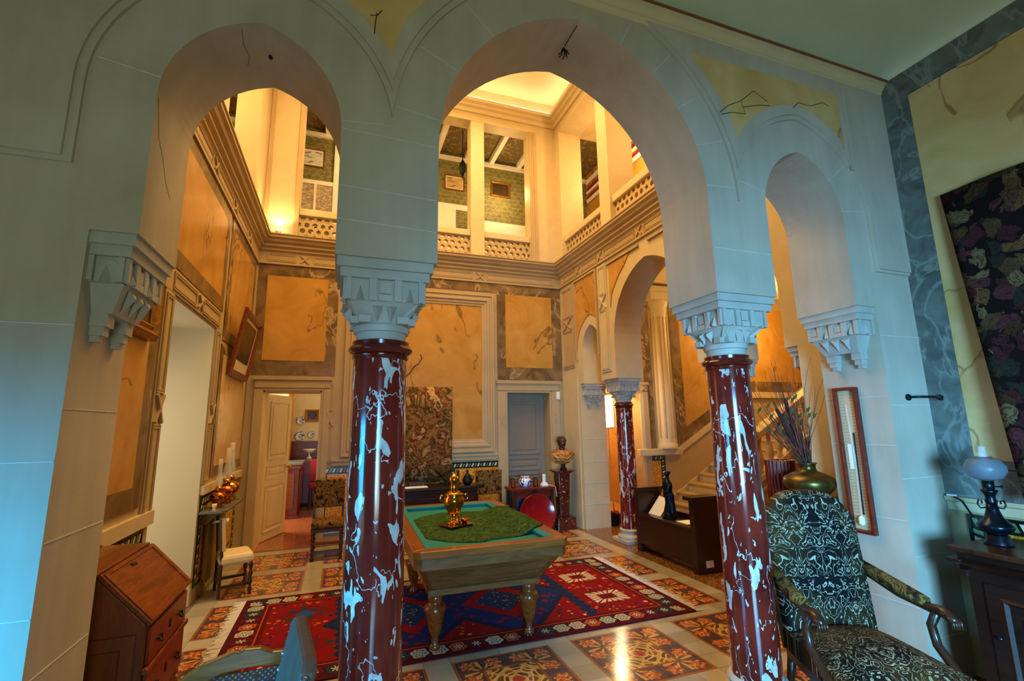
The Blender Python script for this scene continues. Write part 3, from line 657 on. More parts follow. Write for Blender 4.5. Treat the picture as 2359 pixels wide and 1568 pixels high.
# left gallery
gl = gal('wall_gallery_left', MB().box(XL-.3, XL, 6.75, YB, ZG, ZB).box(XL-.3, XL, 2.54, 3.0, ZG, ZB).box(XL-.3, XL, 4.75, 5.15, ZG, ZB).box(XL-.3, XL, 2.54, YB+.26, ZB, ZT), 'trim_light', 'piers and beam of the left gallery')
ob('parapet', MB().box(XL-.3, XL-.12, 3.0, 6.75, ZG, 4.75), 'trim', gl); ob('parapet_cap', MB().box(XL-.34, XL-.08, 3.0, 6.74, 4.75, 4.86), 'trim_light', gl, bevel=.01)
gal('wall_gallery_left_far', MB().box(XL-1.2, XL-1.1, 2.5, 8.8, ZG, 7.3), 'wall_plain', 'pale wall at the back of the left gallery')
gal('ceiling_gallery_left', MB().box(XL-1.2, XL, 2.5, 8.8, 7.2, 7.3), 'ceiling_warm', 'ceiling of the left gallery')
# ceiling of the hall with tray moulding
hc = gal('ceiling_hall', MB().box(XL-.3, XR+.45, 2.5, YB+.3, 7.62, 7.75), 'ceiling_warm', 'high plain ceiling of the hall')
ob('tray_moulding', MB().frame(PC, XL, XR, 2.54, YB, [(0, 7.10), (.03, 7.10), (.05, 7.16), (.10, 7.18), (.10, 7.22), (.16, 7.24), (.16, 7.3), (-.02, 7.3), (-.02, 7.62)]), 'trim_light', hc)
ob('cove_lamp_strip', MB().frame(PC, XL+.02, XR-.02, 2.56, YB-.02, [(0, 7.305), (0, 7.32), (.12, 7.32), (.12, 7.305)]), 'cove_strip', hc)
# pierced balustrades
def pierced(P, u0, u1, w0, w1, h0, h1):
    mb = MB(); R = .066; dx = R*math.sqrt(3); dz = R*1.5; row = 0; w = w0+R*.4
    while w < w1+R*.2:
        k = 0; u = u0+(dx/2 if row % 2 else 0)
        while u < u1+dx*.4:
            star = (k+(row//2)+row) % 3 == 0; vs = []
            out = []; inn = []
            for i in range(12):
                a = PI/6*i+PI/6; ro = R if i % 2 == 0 else R*math.cos(PI/6)
                out.append((u+ro*math.cos(a), w+ro*math.sin(a)))
                ri = (R*.66 if i % 2 == 0 else R*.36) if star else (R*.62 if i % 2 == 0 else R*.62*math.cos(PI/6))
                inn.append((u+ri*math.cos(a), w+ri*math.sin(a)))
            cl = lambda q: (min(max(q[0], u0), u1), min(max(q[1], w0), w1))
            out = [cl(q) for q in out]; inn = [cl(q) for q in inn]
            vs = [P(*q, h0) for q in out]+[P(*q, h0) for q in inn]+[P(*q, h1) for q in out]+[P(*q, h1) for q in inn]
            fs = []
            for i in range(12):
                j = (i+1) % 12; fs += [(i, j, 12+j, 12+i), (24+j, 24+i, 36+i, 36+j), (12+i, 12+j, 36+j, 36+i)]
            mb.add(vs, fs); u += dx; k += 1
        w += dz; row += 1
    return mb
def balustrade(P, u0, u1, label):
    b = thing('balustrade', P((u0+u1)/2, ZG, -.12), label, 'balustrade', group='pierced star balustrades of the gallery')
    ob('pierced_panel', pierced(P, u0+.001, u1-.001, 4.43, 4.79, -.16, -.08), 'trim', b)
    ob('hand_rail', MB().slab(P, u0+.001, u1-.001, 4.79, 4.90, -.20, -.04), 'trim_light', b, bevel=.01)
    ob('bottom_rail', MB().slab(P, u0+.001, u1-.001, 4.381, 4.43, -.18, -.06), 'trim_light', b)
balustrade(PB, -.73, .15, 'pierced star balustrade at the left of the rear gallery')
balustrade(PB, .395, 1.955, 'pierced star balustrade in the middle of the rear gallery, left of the pillar')
balustrade(PB, 2.2, 3.06, 'pierced star balustrade of the rear gallery between pillar and corner pier')
balustrade(PR_, 5.86, 7.17, 'short pierced balustrade of the right gallery next to the corner pier')
balustrade(PR_, 4.12, 5.58, 'pierced balustrade of the right gallery cut off by the middle arch')
balustrade(PR_, 2.9, 3.84, 'pierced balustrade of the right gallery nearest the arcade')
# gallery furnishing
def framed(name, P, u0, u1, w0, w1, img, frm, label, cat='picture', fw=.04, dep=.035, h0=0, mat=None, mw=.05):
    b = thing(name, P((u0+u1)/2, w0, h0), label, cat)
    Q = lambda u, w, h: P(u, w, h+h0)
    ob('frame', MB().frame(Q, u0, u1, w0, w1, [(0, 0), (0, dep*.7), (fw*.3, dep), (fw*.6, dep*.6), (fw*.8, dep*.8), (fw, dep*.5), (fw, 0)]), frm, b)
    if mat:
        ob('mount', MB().slab(Q, u0+fw, u1-fw, w0+fw, w1-fw, .002, dep*.35), mat, b); fw += mw
        ob('canvas', MB().slab(Q, u0+fw, u1-fw, w0+fw, w1-fw, .002, dep*.42), img, b)
    else: ob('canvas', MB().slab(Q, u0+fw, u1-fw, w0+fw, w1-fw, .002, dep*.4), img, b)
    return b
PG = plane('y', 8.8, -1)
framed('framed_print', PG, -.93, -.49, 6.37, 6.73, 'seascape', 'gilt', 'small framed sea view with blue sky on the gallery wallpaper', fw=.025, mat='paper', mw=.03)
framed('framed_print', PG, 1.78, 2.2, 6.33, 6.66, 'shorescape', 'rail_wood', 'framed beach view behind the hanging lantern in the gallery', fw=.025, mat='bone', mw=.03)
framed('framed_print', PG, 2.77, 3.2, 6.33, 6.67, 'old_painting', 'gilt', 'small dark landscape in a gold frame on the gallery wallpaper', fw=.04)
b = thing('lantern', (1.97, 8.0, 6.15), 'dark iron lantern hanging on a chain in the gallery', 'lantern')
ob('chain', MB().tube([(1.97, 8.0, 7.16), (1.97, 8.0, 6.55)], .008, 6), 'black_iron', b)
ob('lantern_body', MB().lathe([(.01, .40), (.03, .36), (.05, .33), (.075, .24), (.07, .2), (.06, .12), (.03, .06), (.012, 0)], (1.97, 8.0, 6.16), 6), 'black_iron', b)
b = thing('dark_lampshade', (4.45, 6.75, ZG), 'dark leather drum standing behind the right gallery rail', 'lampshade')  # plain bucket shape standing for a dark lampshade
ob('lampshade', MB().lathe([(.17, 0), (.2, .5), (.205, .62), (.19, .62), (.18, .5)], (4.45, 6.75, 4.376), 20), 'walnut', b, smooth=True)
ob('rim', MB().lathe([(.205, .60), (.215, .61), (.215, .64), (.195, .64)], (4.45, 6.75, 4.376), 20), 'dark_metal', b)
b = thing('ledge_spotlight', (-.98, YB-.10, 4.38), 'small glaring spotlight on the cornice ledge in the left rear corner', 'spotlight')
ob('housing', MB().lathe([(.03, 0), (.045, .03), (.05, .05)], (-.98, YB-.10, 4.381), 14), 'white_paint', b); ob('bulb', MB().lathe([(.045, .05), (.03, .065), (.005, .07)], (-.98, YB-.10, 4.381), 14), 'bulb', b)
spot('ledge_lamp', (-.98, YB-.14, 4.5), (-1.0, YB+.3, 6.5), 22, WARM, 120)
for i, (x, y, z, e) in enumerate([(.3, 8.2, 6.6, 22), (2.9, 8.3, 6.2, 26), (4.5, 6.4, 6.2, 42), (4.5, 4.6, 6.2, 30), (-1.9, 6.0, 6.2, 26), (-1.9, 4.2, 6.2, 18)]): point('gallery_lamp', (x, y, z), e, WARM, .12)
# ------------------------------------------------------------------ next room behind the left door
nr = struct('wall_next_room', MB().box(-2.3, 1.6, 11.5, 11.6, 0, 3.3).box(1.5, 1.6, 7.75, 11.6, 0, 3.3).box(-2.4, -2.3, 7.75, 11.6, 0, 3.3).box(-2.4, 1.6, 7.75, 11.6, 3.2, 3.3), 'wall_plain', 'cream walls of the dining room beyond the left door')
ob('wainscot', MB().box(-1.0, 1.5, 11.46, 11.5, 0, 1.28), 'red_wood', nr); ob('wainscot_cap', MB().box(-1.0, 1.5, 11.43, 11.5, 1.28, 1.31), 'red_wood', nr)
nf = struct('floor_next_room', MB().box(-2.3, 1.6, 7.35, 11.6, -.12, -.012), 'grout', 'reddish parquet floor of the dining room')
pk = MB().box(0, .118, 0, .9, -.012, 0).mesh('plank')
for i in range(14):
    for j in range(5):
        o = ob('plank', pk, 'parquet', nf, local=True); o.location = (-1.25+i*.12, 7.36+j*.905-(i % 2)*.0, 0); o.scale = (1, .998, 1)
area('dining_window', (-2.2, 9.6, 1.7), (1, 9.8, 1.2), 1.4, 1.8, 150, (1, .86, .62))
PN = plane('y', 11.5, -1)
framed('framed_painting', PN, -.75, -.45, 1.73, 2.0, 'dark_painting', 'gilt', 'small dark painting in a gold frame in the dining room', fw=.05)
pd = MB().lathe([(.02, 0), (.05, .004), (.085, .018), (.1, .02), (.1, .024), (.08, .022), (.04, .012)], seg=20).xf(Matrix.Rotation(PI/2, 4, 'X')).mesh('plate', True)
for x, z, s, lb in ((-.83, 1.76, .9, 'white plate hung highest on the dining room wall'), (-.83, 1.42, 1.0, 'large white plate above the wainscot near the curtain'), (-.6, 1.45, .7, 'small plate above the wainscot below the painting')):
    o = ob('wall_plate', pd, 'blue_white', None, label=lb, cat='plate'); o.location = (x, 11.495, z); o.scale = (s, 1, s)
b = thing('compote', (-.6, 11.2, .95), 'white footed dish on the dining room buffet', 'dish')
ob('bowl', MB().lathe([(.02, .1), (.08, .13), (.13, .18), (.135, .2), (.12, .19), (.02, .12)], (-.6, 11.2, .951), 20), 'white_china', b, smooth=True); ob('foot', MB().lathe([(.06, 0), (.05, .02), (.02, .05), (.02, .11)], (-.6, 11.2, .951), 16), 'white_china', b, smooth=True)
b = thing('buffet', (-.4, 11.2, 0), 'reddish buffet against the dining room wainscot', 'buffet')
ob('body', MB().box(-.86, .4, 10.95, 11.43, .08, .9), 'red_wood', b); ob('top', MB().box(-.88, .42, 10.92, 11.43, .9, .95), 'mahogany', b, bevel=.006)
for x in (-.8, .34): ob('leg', MB().box(x-.03, x+.03, 10.98, 11.04, 0, .08), 'red_wood', b)
b = thing('dining_cabinet', (-.9, 9.7, 0), 'dark mahogany cabinet with a grey top behind the open door', 'cabinet')
ob('body', MB().box(-1.25, -.67, 9.65, 10.5, .06, .93), 'red_wood', b, bevel=.006); ob('plinth', MB().box(-1.27, -.65, 9.63, 10.5, 0, .06), 'red_wood', b)
ob('top', MB().box(-1.3, -.62, 9.6, 10.5, .93, .97), 'grey_marble', b, bevel=.008); ob('cornice', MB().box(-1.28, -.64, 9.62, 10.5, .86, .93), 'mahogany', b, bevel=.01)
ob('side_panel', MB().box(-1.18, -.74, 9.638, 9.65, .16, .78), 'mahogany', b, bevel=.008)
for y in (9.75, 10.12): ob('cabinet_door', MB().box(-.67, -.655, y, y+.34, .14, .8), 'mahogany', b, bevel=.006)
b = thing('dining_chair', (-.3, 10.75, 0), 'red upholstered dining chair by the dining room buffet', 'chair')
ob('seat', MB().box(-.54, -.12, 10.45, 10.8, .4, .5), 'red_velvet', b, bevel=.03); ob('backrest', MB().box(-.54, -.12, 10.80, 10.86, .5, .95), 'red_velvet', b, bevel=.02)
for x in (-.51, -.15):
    for y in (10.48, 10.82): ob('leg', MB().lathe([(.018, 0), (.025, .2), (.02, .4)], (x, y, 0), 8), 'walnut', b)
cu = MB().grid(lambda u, v: (-1.0-.03+.03*math.sin(u*26), 9.55+1.0*u, .02+2.55*v), 60, 2)
o = ob('curtain', cu.xf(Matrix.Translation((.02, 1.0, 0))), 'curtain', None, smooth=True, solid=.006, label='orange curtain hanging beside the dining room window', cat='curtain')
# door leaf of the left door, opened into the dining room
def door_leaf(b, wd, ht, mt, panels, th=.04):
    ob('leaf', MB().box(0, wd, 0, th, .01, ht), mt, b, local=True, bevel=.003)
    for (z0, z1) in panels:
        for P in (lambda u, w, h: (u, -h, w), lambda u, w, h: (u, th+h, w)):
            ob('panel_moulding', MB().frame(P, .09, wd-.09, z0, z1, [(0, 0), (0, .012), (.02, .012), (.03, .003), (.06, .003), (.075, .011), (.075, .011)]).slab(P, .165, wd-.165, z0+.075, z1-.075, 0, .011), mt, b, local=True)
d1 = thing('door_1', (-1.02, 7.80, 0), 'cream panelled door standing open to the dining room', None, rz=math.radians(69)); d1['kind'] = 'structure'
door_leaf(d1, .74, 2.1, 'door_paint', [(.12, .78), (.86, 1.06), (1.14, 2.0)])
ob('door_handle', MB().ball((.68, -.05, 1.0), .025).tube([(.68, 0, 1.0), (.68, -.05, 1.0)], .01, 8), 'brass', d1, local=True)
ob('door_lining', MB().box(DL[0]-.002, DL[0]+.02, YB+.005, 7.75, 0, DL[2]).box(DL[1]-.02, DL[1]+.002, YB+.005, 7.75, 0, DL[2]).box(DL[0], DL[1], YB+.005, 7.75, DL[2]-.02, DL[2]+.002), 'door_paint', wb)
d2 = thing('door_2', (DR[0]+.002, 7.60, 0), 'grey closed panelled door in the recess at the back right', None); d2['kind'] = 'structure'
door_leaf(d2, DR[1]-DR[0]-.004, DR[2]-.01, 'door_grey', [(.1, .5), (.58, .78), (.84, 1.04), (1.1, 2.0)])
# corridor behind the stair door, stair hall shell
struct('wall_corridor', MB().box(4.2, 5.4, 9.4, 9.5, 0, 3).box(4.1, 4.2, 7.75, 9.5, 0, 3).box(5.4, 5.5, 7.75, 9.5, 0, 3).box(4.1, 5.5, 7.75, 9.5, 2.9, 3).box(4.1, 5.5, 7.75, 9.5, -.12, -.01), 'yellow_marble', 'lit yellow corridor behind the staircase hall')
point('corridor_lamp', (4.8, 8.3, 2.4), 95, WARM2, .1)
struct('wall_stair_hall', MB().box(9.6, 9.75, 2.54, 7.75, -.1, 4.4).box(4.03, 9.6, 2.3, 2.54, -.1, 4.4), 'yellow_marble', 'far walls of the staircase hall')
struct('ceiling_stair_hall', MB().box(4.03, 9.7, 2.54, 7.35, 4.16, 4.24), 'ceiling_warm', 'ceiling of the staircase hall')
architrave(PB, DS, wb, .14); cross(lambda u, w, h: PB(u, w, h+.03), 5.2, 2.21, .05, .05, wb)
ob('door_jamb', MB().slab(PB, 5.12, 5.18, .0, 2.1, 0, .02), 'trim_light', wb)
dado(PB, 5.2, 5.58, .15, 1.0, wb); dado(PB, 3.98, 4.24, .15, 1.0, wb)
ob('chair_rail', MB().slab(PB, 5.0, 5.92, 1.0, 1.12, 0, .1), 'trim_light', wb, bevel=.01)
ob('marble_border', MB().slab(PB, 5.24, 5.42, 1.12, 3.8, 0, .01), 'brown_marble', wb)
ob('marble_panel', MB().slab(PB, 4.6, 5.24, 2.5, 3.8, 0, .012), 'yellow_marble', wb)
for x in (5.64,):
    ob('half_column', MB().lathe([(.19, 0), (.19, .06), (.165, .09), (.16, .12), (.145, 2.5), (.16, 2.56), (.155, 2.6), (.19, 2.66), (.2, 2.74)], (x, YB-.02, 1.12), 28), 'trim_light', wb, auto=40)
    for k in range(5): a = PI+PI*(k+.5)/5; ob('flute', MB().tube([(x+.155*math.cos(a), YB-.02+.155*math.sin(a), 1.3), (x+.147*math.cos(a), YB-.02+.147*math.sin(a), 3.55)], .018, 6), 'trim', wb)
    ob('entablature', MB().slab(PB, x-.3, x+.3, 3.86, 4.0, 0, .25).slab(PB, x-.34, x+.34, 4.0, 4.1, 0, .3), 'trim_light', wb)
def sw(x): return .208+.57*(x-5.79)          # stair slope on the wall
ob('marble_border', MB().pext(PB, [(5.9, 1.14), (7.7, sw(7.7)+.86), (9.5, sw(7.7)+.86), (9.5, sw(7.7)+1.06), (7.7, sw(7.7)+1.08), (6.12, 1.5), (6.12, 3.9), (5.9, 3.9)], 0, .01), 'brown_marble', wb)
ob('marble_panel', MB().pext(PB, [(6.12, 1.5), (7.7, sw(7.7)+1.08), (9.5, sw(7.7)+1.06), (9.5, 3.9), (6.12, 3.9)], 0, .006), 'yellow_marble', wb)
ob('stair_rail_moulding', MB().pext(PB, [(5.9, 1.02), (7.7, sw(7.7)+.74), (9.5, sw(7.7)+.74), (9.5, sw(7.7)+.84), (7.7, sw(7.7)+.86), (5.9, 1.12)], 0, .05), 'trim_light', wb)
ob('stair_skirting', MB().pext(PB, [(5.65, 0), (5.65, .28), (5.95, .42), (9.5, sw(9.5)+.12), (9.5, sw(9.5)-.2), (6.2, 0)], 0, .03), 'trim_light', wb)
# staircase
st = thing('staircase', (7, 6.68, 0), 'stone staircase with a balustrade rising to the right behind the arches', 'staircase')
for i in range(12):
    x0 = 5.53+i*.256; z = .06+.146*(i+1)
    ob('step', MB().box(x0, x0+.27 if i < 11 else 9.59, 6.0, YB-.031, max(0, z-.33), z-.035), 'trim_light', st)
    ob('tread', MB().box(x0-.03, x0+.27 if i < 11 else 9.59, 5.98, YB-.031, z-.035, z), 'trim', st, bevel=.006)
PS = plane('y', 5.98, -1); sl = lambda x: .32+.555*(x-5.9)
ob('stringer', MB().pext(PS, [(6.1, 0), (6.1, sl(6.1)+.1), (9.5, sl(9.5)+.1), (9.5, 0)], -.06, .06), 'trim', st)
ob('stringer_moulding', MB().pext(PS, [(6.1, sl(6.1)+.1), (9.5, sl(9.5)+.1), (9.5, sl(9.5)+.18), (6.1, sl(6.1)+.18)], -.09, .09).pext(PS, [(6.1, sl(6.1)-.06), (9.5, sl(9.5)-.06), (9.5, sl(9.5)-.02), (6.1, sl(6.1)-.02)], .05, .08), 'trim_light', st)
ob('hand_rail', MB().pext(PS, [(6.2, sl(6.2)+.74), (9.5, sl(9.5)+.74), (9.5, sl(9.5)+.86), (6.2, sl(6.2)+.86)], -.1, .1), 'trim_light', st, bevel=.015)
ob('newel', MB().box(6.05, 6.25, 5.88, 6.08, 0, 1.36).box(6.02, 6.28, 5.85, 6.11, 1.36, 1.42), 'trim_light', st, bevel=.01)
bp = MB().lathe([(.05, 0), (.05, .05), (.032, .07), (.05, .15), (.062, .22), (.05, .33), (.03, .42), (.038, .45), (.028, .47), (.045, .52), (.05, .54), (.05, .6)], seg=12).mesh('baluster', True)
for i in range(15): o = ob('baluster', bp, 'trim_light', st, local=True); x = 6.38+i*.22; o.location = Vector((x, 5.98, sl(x)+.15))-Vector((7, 6.68, 0))
point('stair_lamp', (7.6, 6.6, 3.4), 80, WARM2, .12); point('stair_lamp', (6.2, 5.0, 3.9), 45, WARM, .12)
# ------------------------------------------------------------------ columns and corbels
def cyl_sq(mb, r, half, z0, z1, n=6, pw=1.8, sq0=0):   # flare from a circle to a square
    seg = 32; vs = []; fs = []
    for k in range(n+1):
        t_ = k/n; q = t_**pw
        for i in range(seg):
            a = 2*PI*(i+.5)/seg; c, s = math.cos(a), math.sin(a); m = max(abs(c), abs(s))
            rr = r*(1-q)+half/m*q if t_ > 0 else r
            vs.append((rr*c, rr*s, z0+(z1-z0)*t_))
    for k in range(n):
        for i in range(seg): j = (i+1) % seg; fs.append((k*seg+i, k*seg+j, k*seg+seg+j, k*seg+seg+i))
    fs += [tuple(range(seg-1, -1, -1)), tuple(range(n*seg, (n+1)*seg))]
    return mb.add(vs, fs)
def dentils(mb, P, half, z0, z1, n=3):
    """row of carved niches between little pilasters on one face; P(u,w,h)"""
    w = 2*half/n
    for i in range(n+1):
        u = -half+i*w; mb.slab(P, max(u-.016, -half-.004), min(u+.016, half+.004), z0, z1, -.03, .018)
    for i in range(n):
        u = -half+(i+.5)*w; zc = (z0+z1)/2
        if i % 2: mb.slab(P, u-.026, u+.026, z0+.035, z1-.012, -.03, .012).slab(P, u-.03, u+.03, z0, z0+.03, -.03, .016)
        else:
            mb.pext(P, [(u-.034, z0), (u-.034, zc+.02), (u-.02, z1-.012), (u+.02, z1-.012), (u+.034, zc+.02), (u+.034, z0)], -.03, .006)
            mb.add([P(u-.02, z0, .006), P(u+.02, z0, .006), P(u, z0+.005, .03), P(u, z1-.03, .006)], [(0, 1, 2), (0, 2, 3), (1, 3, 2), (0, 3, 1)])
def faces4(half):
    return [lambda u, w, h: (u, -half-h, w), lambda u, w, h: (half+h, u, w), lambda u, w, h: (-u, half+h, w), lambda u, w, h: (-half-h, -u, w)]
def column(x, y, k, label, top, group=None, bw=.228, bd=.22):
    b = thing('column', (x, y, 0), label, 'column', group=group); z = top/k; kk = Matrix.Scale(k, 4)
    def q(name, mb, mt, **kw): return ob(name, mb.xf(kk), mt, b, local=True, **kw)
    q('plinth', MB().box(-.2, .2, -.2, .2, 0, .05), 'capital_stone', bevel=.006)
    q('base', MB().lathe([(.185, .05), (.19, .075), (.18, .095), (.155, .105), (.145, .13), (.155, .15), (.16, .165), (.15, .18), (.14, .185)], seg=40), 'capital_stone', auto=50)
    q('shaft', MB().lathe([(.133, .185), (.133, .3), (.131, 1.0), (.122, z-.435)], seg=48), 'red_marble', auto=40)
    q('neck_ring', MB().lathe([(.124, z-.44), (.13, z-.432), (.132, z-.42), (.126, z-.415), (.142, z-.405), (.150, z-.392), (.142, z-.378), (.13, z-.372), (.132, z-.355), (.126, z-.352)], seg=40), 'red_ring', auto=50)
    mb = MB().lathe([(.116, z-.354), (.116, z-.315), (.128, z-.312), (.132, z-.285), (.128, z-.28)], seg=32)
    cyl_sq(mb, .125, .165, z-.282, z-.185)
    q('capital_bell', mb, 'capital_stone', auto=30)
    mb = MB()
    for P in faces4(.10):
        for s in (-1, 1):
            u = s*.03
            mb.add([P(u-.028, z-.20, .045), P(u+.028, z-.20, .045), P(u, z-.278, .03), P(u, z-.225, .075)], [(0, 1, 3), (1, 2, 3), (2, 0, 3), (0, 2, 1)])
        for s in (-1, 1): mb.slab(P, s*.085-.026, s*.085+.026, z-.282, z-.25, .0, .045)
    for a in range(4):
        m = Matrix.Rotation(PI/4+a*PI/2, 4, 'Z'); t_ = MB().add([(.13, -.02, z-.28), (.13, .02, z-.28), (.215, 0, z-.19), (.12, -.035, z-.19), (.12, .035, z-.19)], [(0, 1, 2), (0, 2, 3), (1, 4, 2), (2, 4, 3)]); t_.xf(m); mb.add(t_.v, t_.f)
    q('star_carving', mb, 'capital_stone')
    mb = MB().box(-.165, .165, -.165, .165, z-.19, z-.085)
    for P in faces4(.165): dentils(mb, P, .165, z-.188, z-.088)
    q('niche_band', mb, 'capital_stone')
    q('abacus', MB().box(-bw+.03, bw-.03, -bd+.03, bd-.03, z-.088, z-.045).box(-bw+.014, bw-.014, -bd+.014, bd-.014, z-.045, z), 'capital_stone', bevel=.002)
    return b
GC = 'red marble columns'
column(CL, YA+.22, 1, 'nearest red marble column, left of the billiard table', ZS, GC)
column(CR, YA+.22, 1, 'red marble column beside the patterned armchair', ZS, GC, bw=.237)
column(3.81, YC, .94, 'slender far red marble column by the bronze statuette bench', ZR, GC, bw=.21)
column(3.81, YN, .94, 'red marble column of the side arcade hidden behind the right front column', ZR, GC, bw=.21)
def corbel(O, ux, uy, proj, depth, k, label, top):
    """O jamb corner at the front; ux: unit into the opening; uy: unit along the jamb"""
    P3 = lambda a, b, z: (O[0]+ux[0]*a+uy[0]*b, O[1]+ux[1]*a+uy[1]*b, z)
    b = thing('corbel', P3(0, depth/2, top-.42*k), label, 'corbel')
    def bx(mb, a0, a1, b0, b1, z0, z1): return mb.add([P3(a, c, z) for a in (a0, a1) for c in (b0, b1) for z in (z0, z1)], [(0,1,3,2),(4,6,7,5),(0,4,5,1),(2,3,7,6),(0,2,6,4),(1,5,7,3)])
    mb = MB(); bx(mb, 0, proj-.012, .012, depth-.012, top-.045*k, top-.0005); bx(mb, 0, proj-.026, .026, depth-.026, top-.088*k, top-.045*k)
    ob('abacus', mb, 'capital_stone', b)
    e = proj-.05; mb = MB(); bx(mb, 0, e, .045, depth-.045, top-.19*k, top-.088*k)
    dentils(mb, lambda u, w, h: P3(e+h, depth/2+u, w), depth/2-.045, top-.188*k, top-.09*k, 4)
    dentils(mb, lambda u, w, h: P3(e/2+u, .045-h, w), e/2, top-.188*k, top-.09*k, 1)
    dentils(mb, lambda u, w, h: P3(e/2+u, depth-.045+h, w), e/2, top-.188*k, top-.09*k, 1)
    ob('niche_band', mb, 'capital_stone', b)
    mb = MB(); z1, z0 = top-.19*k, top-.30*k; f = .62
    d0, d1, c0, c1 = .06, depth-.06, .06+.07, depth-.06-.07
    vs = [P3(0, d0, z1), P3(e, d0, z1), P3(e, d1, z1), P3(0, d1, z1), P3(0, c0-.03, z0), P3(e*f, c0-.03, z0), P3(e*f, c1+.03, z0), P3(0, c1+.03, z0)]
    mb.add(vs, [(0,1,2,3),(7,6,5,4),(0,4,5,1),(1,5,6,2),(2,6,7,3)])
    Q = lambda u, w, h: P3(e*(f+(1-f)*(w-z0)/(z1-z0))+h, depth/2+u, w)
    for s in (-1, 0, 1):
        u = s*.075; mb.add([Q(u-.034, z1-.01, .004), Q(u+.034, z1-.01, .004), Q(u, z0+.01, .004), Q(u, (z0+z1)/2+.015, .03)], [(0, 1, 3), (1, 2, 3), (2, 0, 3)])
    ob('carved_bell', mb, 'capital_stone', b)
    for s in (c0, c1):
        mb = MB(); bx(mb, 0, e*.5, s-.032, s+.032, z0-.05*k, z0); bx(mb, 0, e*.4, s-.024, s+.024, z0-.085*k, z0-.05*k); bx(mb, 0, e*.28, s-.016, s+.016, z0-.11*k, z0-.085*k)
        ob('pendant', mb, 'capital_stone', b)
corbel((PIL, YA), (1, 0), (0, 1), .157, TH, 1, 'carved stone corbel on the left pier above the bureau', ZS)
corbel((PIR, YA), (-1, 0), (0, 1), .187, TH, 1, 'carved stone corbel on the right pier above the barometer', ZS)
corbel((XR, 6.73), (0, -1), (1, 0), .13, .44, .94, 'carved stone corbel of the small far arch above the bust', ZR)
corbel((XR, 2.86), (0, 1), (1, 0), .12, .44, .94, 'carved stone corbel of the side arcade nearest the vase', ZR)

# ------------------------------------------------------------------ floor tiles
cam = S.camera.matrix_basis.inverted()
def proj(p):
    c = cam @ Vector(p)
    if c.z > -.05: return None
    return (1179.5-FPX*c.x/c.z, 784+FPX*c.y/c.z, -c.z)
tm = {k: MB().box(.0012, TS-.0012, .0012, TS-.0012, -.006, 0).mesh(k) for k in ('cream_tile', 'pattern_tile')}
cand = []; rest = {'cream_tile': MB(), 'pattern_tile': MB()}
for i in range(-20, 15):
    for j in range(-30, 26):
        x, y = X0+i*TS, Y0+j*TS
        if y+TS > YB or (y > YA-.1 and x < XL-.01) or (y < 2.5 and x > XF-.2): continue
        kd = 'cream_tile' if (i % 5 == 4 or j % 5 == 4) else 'pattern_tile'
        q = proj((x+TS/2, y+TS/2, 0)); hid = (-.78 < x < 2.74 and 3.55 < y < 5.2)
        if q and 200 < q[0] < 2300 and q[1] < 1600 and not hid: cand.append((q[2], x, y, kd))
        else: rest[kd].box(x+.0012, x+TS-.0012, y+.0012, y+TS-.0012, -.006, 0)
cand.sort(); cnt = {'cream_tile': 0, 'pattern_tile': 0}
for d, x, y, kd in cand:
    if sum(cnt.values()) < 300: cnt[kd] += 1; o = ob('floor_tile', tm[kd], kd, fl, local=True); o.location = (x, y, 0)
    else: rest[kd].box(x+.0012, x+TS-.0012, y+.0012, y+TS-.0012, -.006, 0)
for kd in rest: ob('distant_tiles', rest[kd], kd, fl, kind='stuff')
ob('mosaic_border', MB().box(3.492, 9.55, 2.0, YB, -.006, 0), 'brown_mosaic', fl)

# ------------------------------------------------------------------ rug
rg = thing('rug', (1.085, 4.455, 0), 'red oriental rug with blue medallions under the billiard table', 'rug')
ob('pile', MB().box(-1.84, 1.84, -.885, .885, 0.001, .012), 'rug', rg, local=True, bevel=.003)
for s in (-1, 1):
    mb = MB()
    for i in range(230):
        y = -.88+1.76*i/229+random.uniform(-.004, .004); L = random.uniform(.07, .11); dy = random.uniform(-.03, .03)
        mb.tube([(s*1.835, y, .008), (s*(1.84+L*.5), y+dy*.4, .006), (s*(1.84+L), y+dy, .003)], [.0035, .0035, .002], 4)
    ob('fringe', mb, 'fringe', rg, local=True, kind='stuff')

# ------------------------------------------------------------------ billiard table
TX, TY = 1.09, 4.335
bt = thing('billiard_table', (TX, TY, .012), 'wooden billiard table with teal cloth standing on the red rug', 'table', rz=math.radians(-1.2))
HW, HL, ZR_ = .575, .985, .75
c_ = .05
def octo(hw, hl, c): return [(-hw+c, -hl), (hw-c, -hl), (hw, -hl+c), (hw, hl-c), (hw-c, hl), (-hw+c, hl), (-hw, hl-c), (-hw, -hl+c)]
PZ = lambda u, w, h: (u, w, h)
rw = .095
for nm, pg in (('front', [(-HW+c_, -HL), (HW-c_, -HL), (HW, -HL+c_), (HW-rw, -HL+rw), (-HW+rw, -HL+rw), (-HW, -HL+c_)]), ('back', [(-HW+c_, HL), (HW-c_, HL), (HW, HL-c_), (HW-rw, HL-rw), (-HW+rw, HL-rw), (-HW, HL-c_)]),
               ('l', [(-HW, -HL+c_), (-HW, HL-c_), (-HW+rw, HL-rw), (-HW+rw, -HL+rw)]), ('r', [(HW, -HL+c_), (HW, HL-c_), (HW-rw, HL-rw), (HW-rw, -HL+rw)])):
    ob('rail', MB().pext(PZ, pg, ZR_-.05, ZR_), 'rail_wood', bt, local=True, bevel=.008)
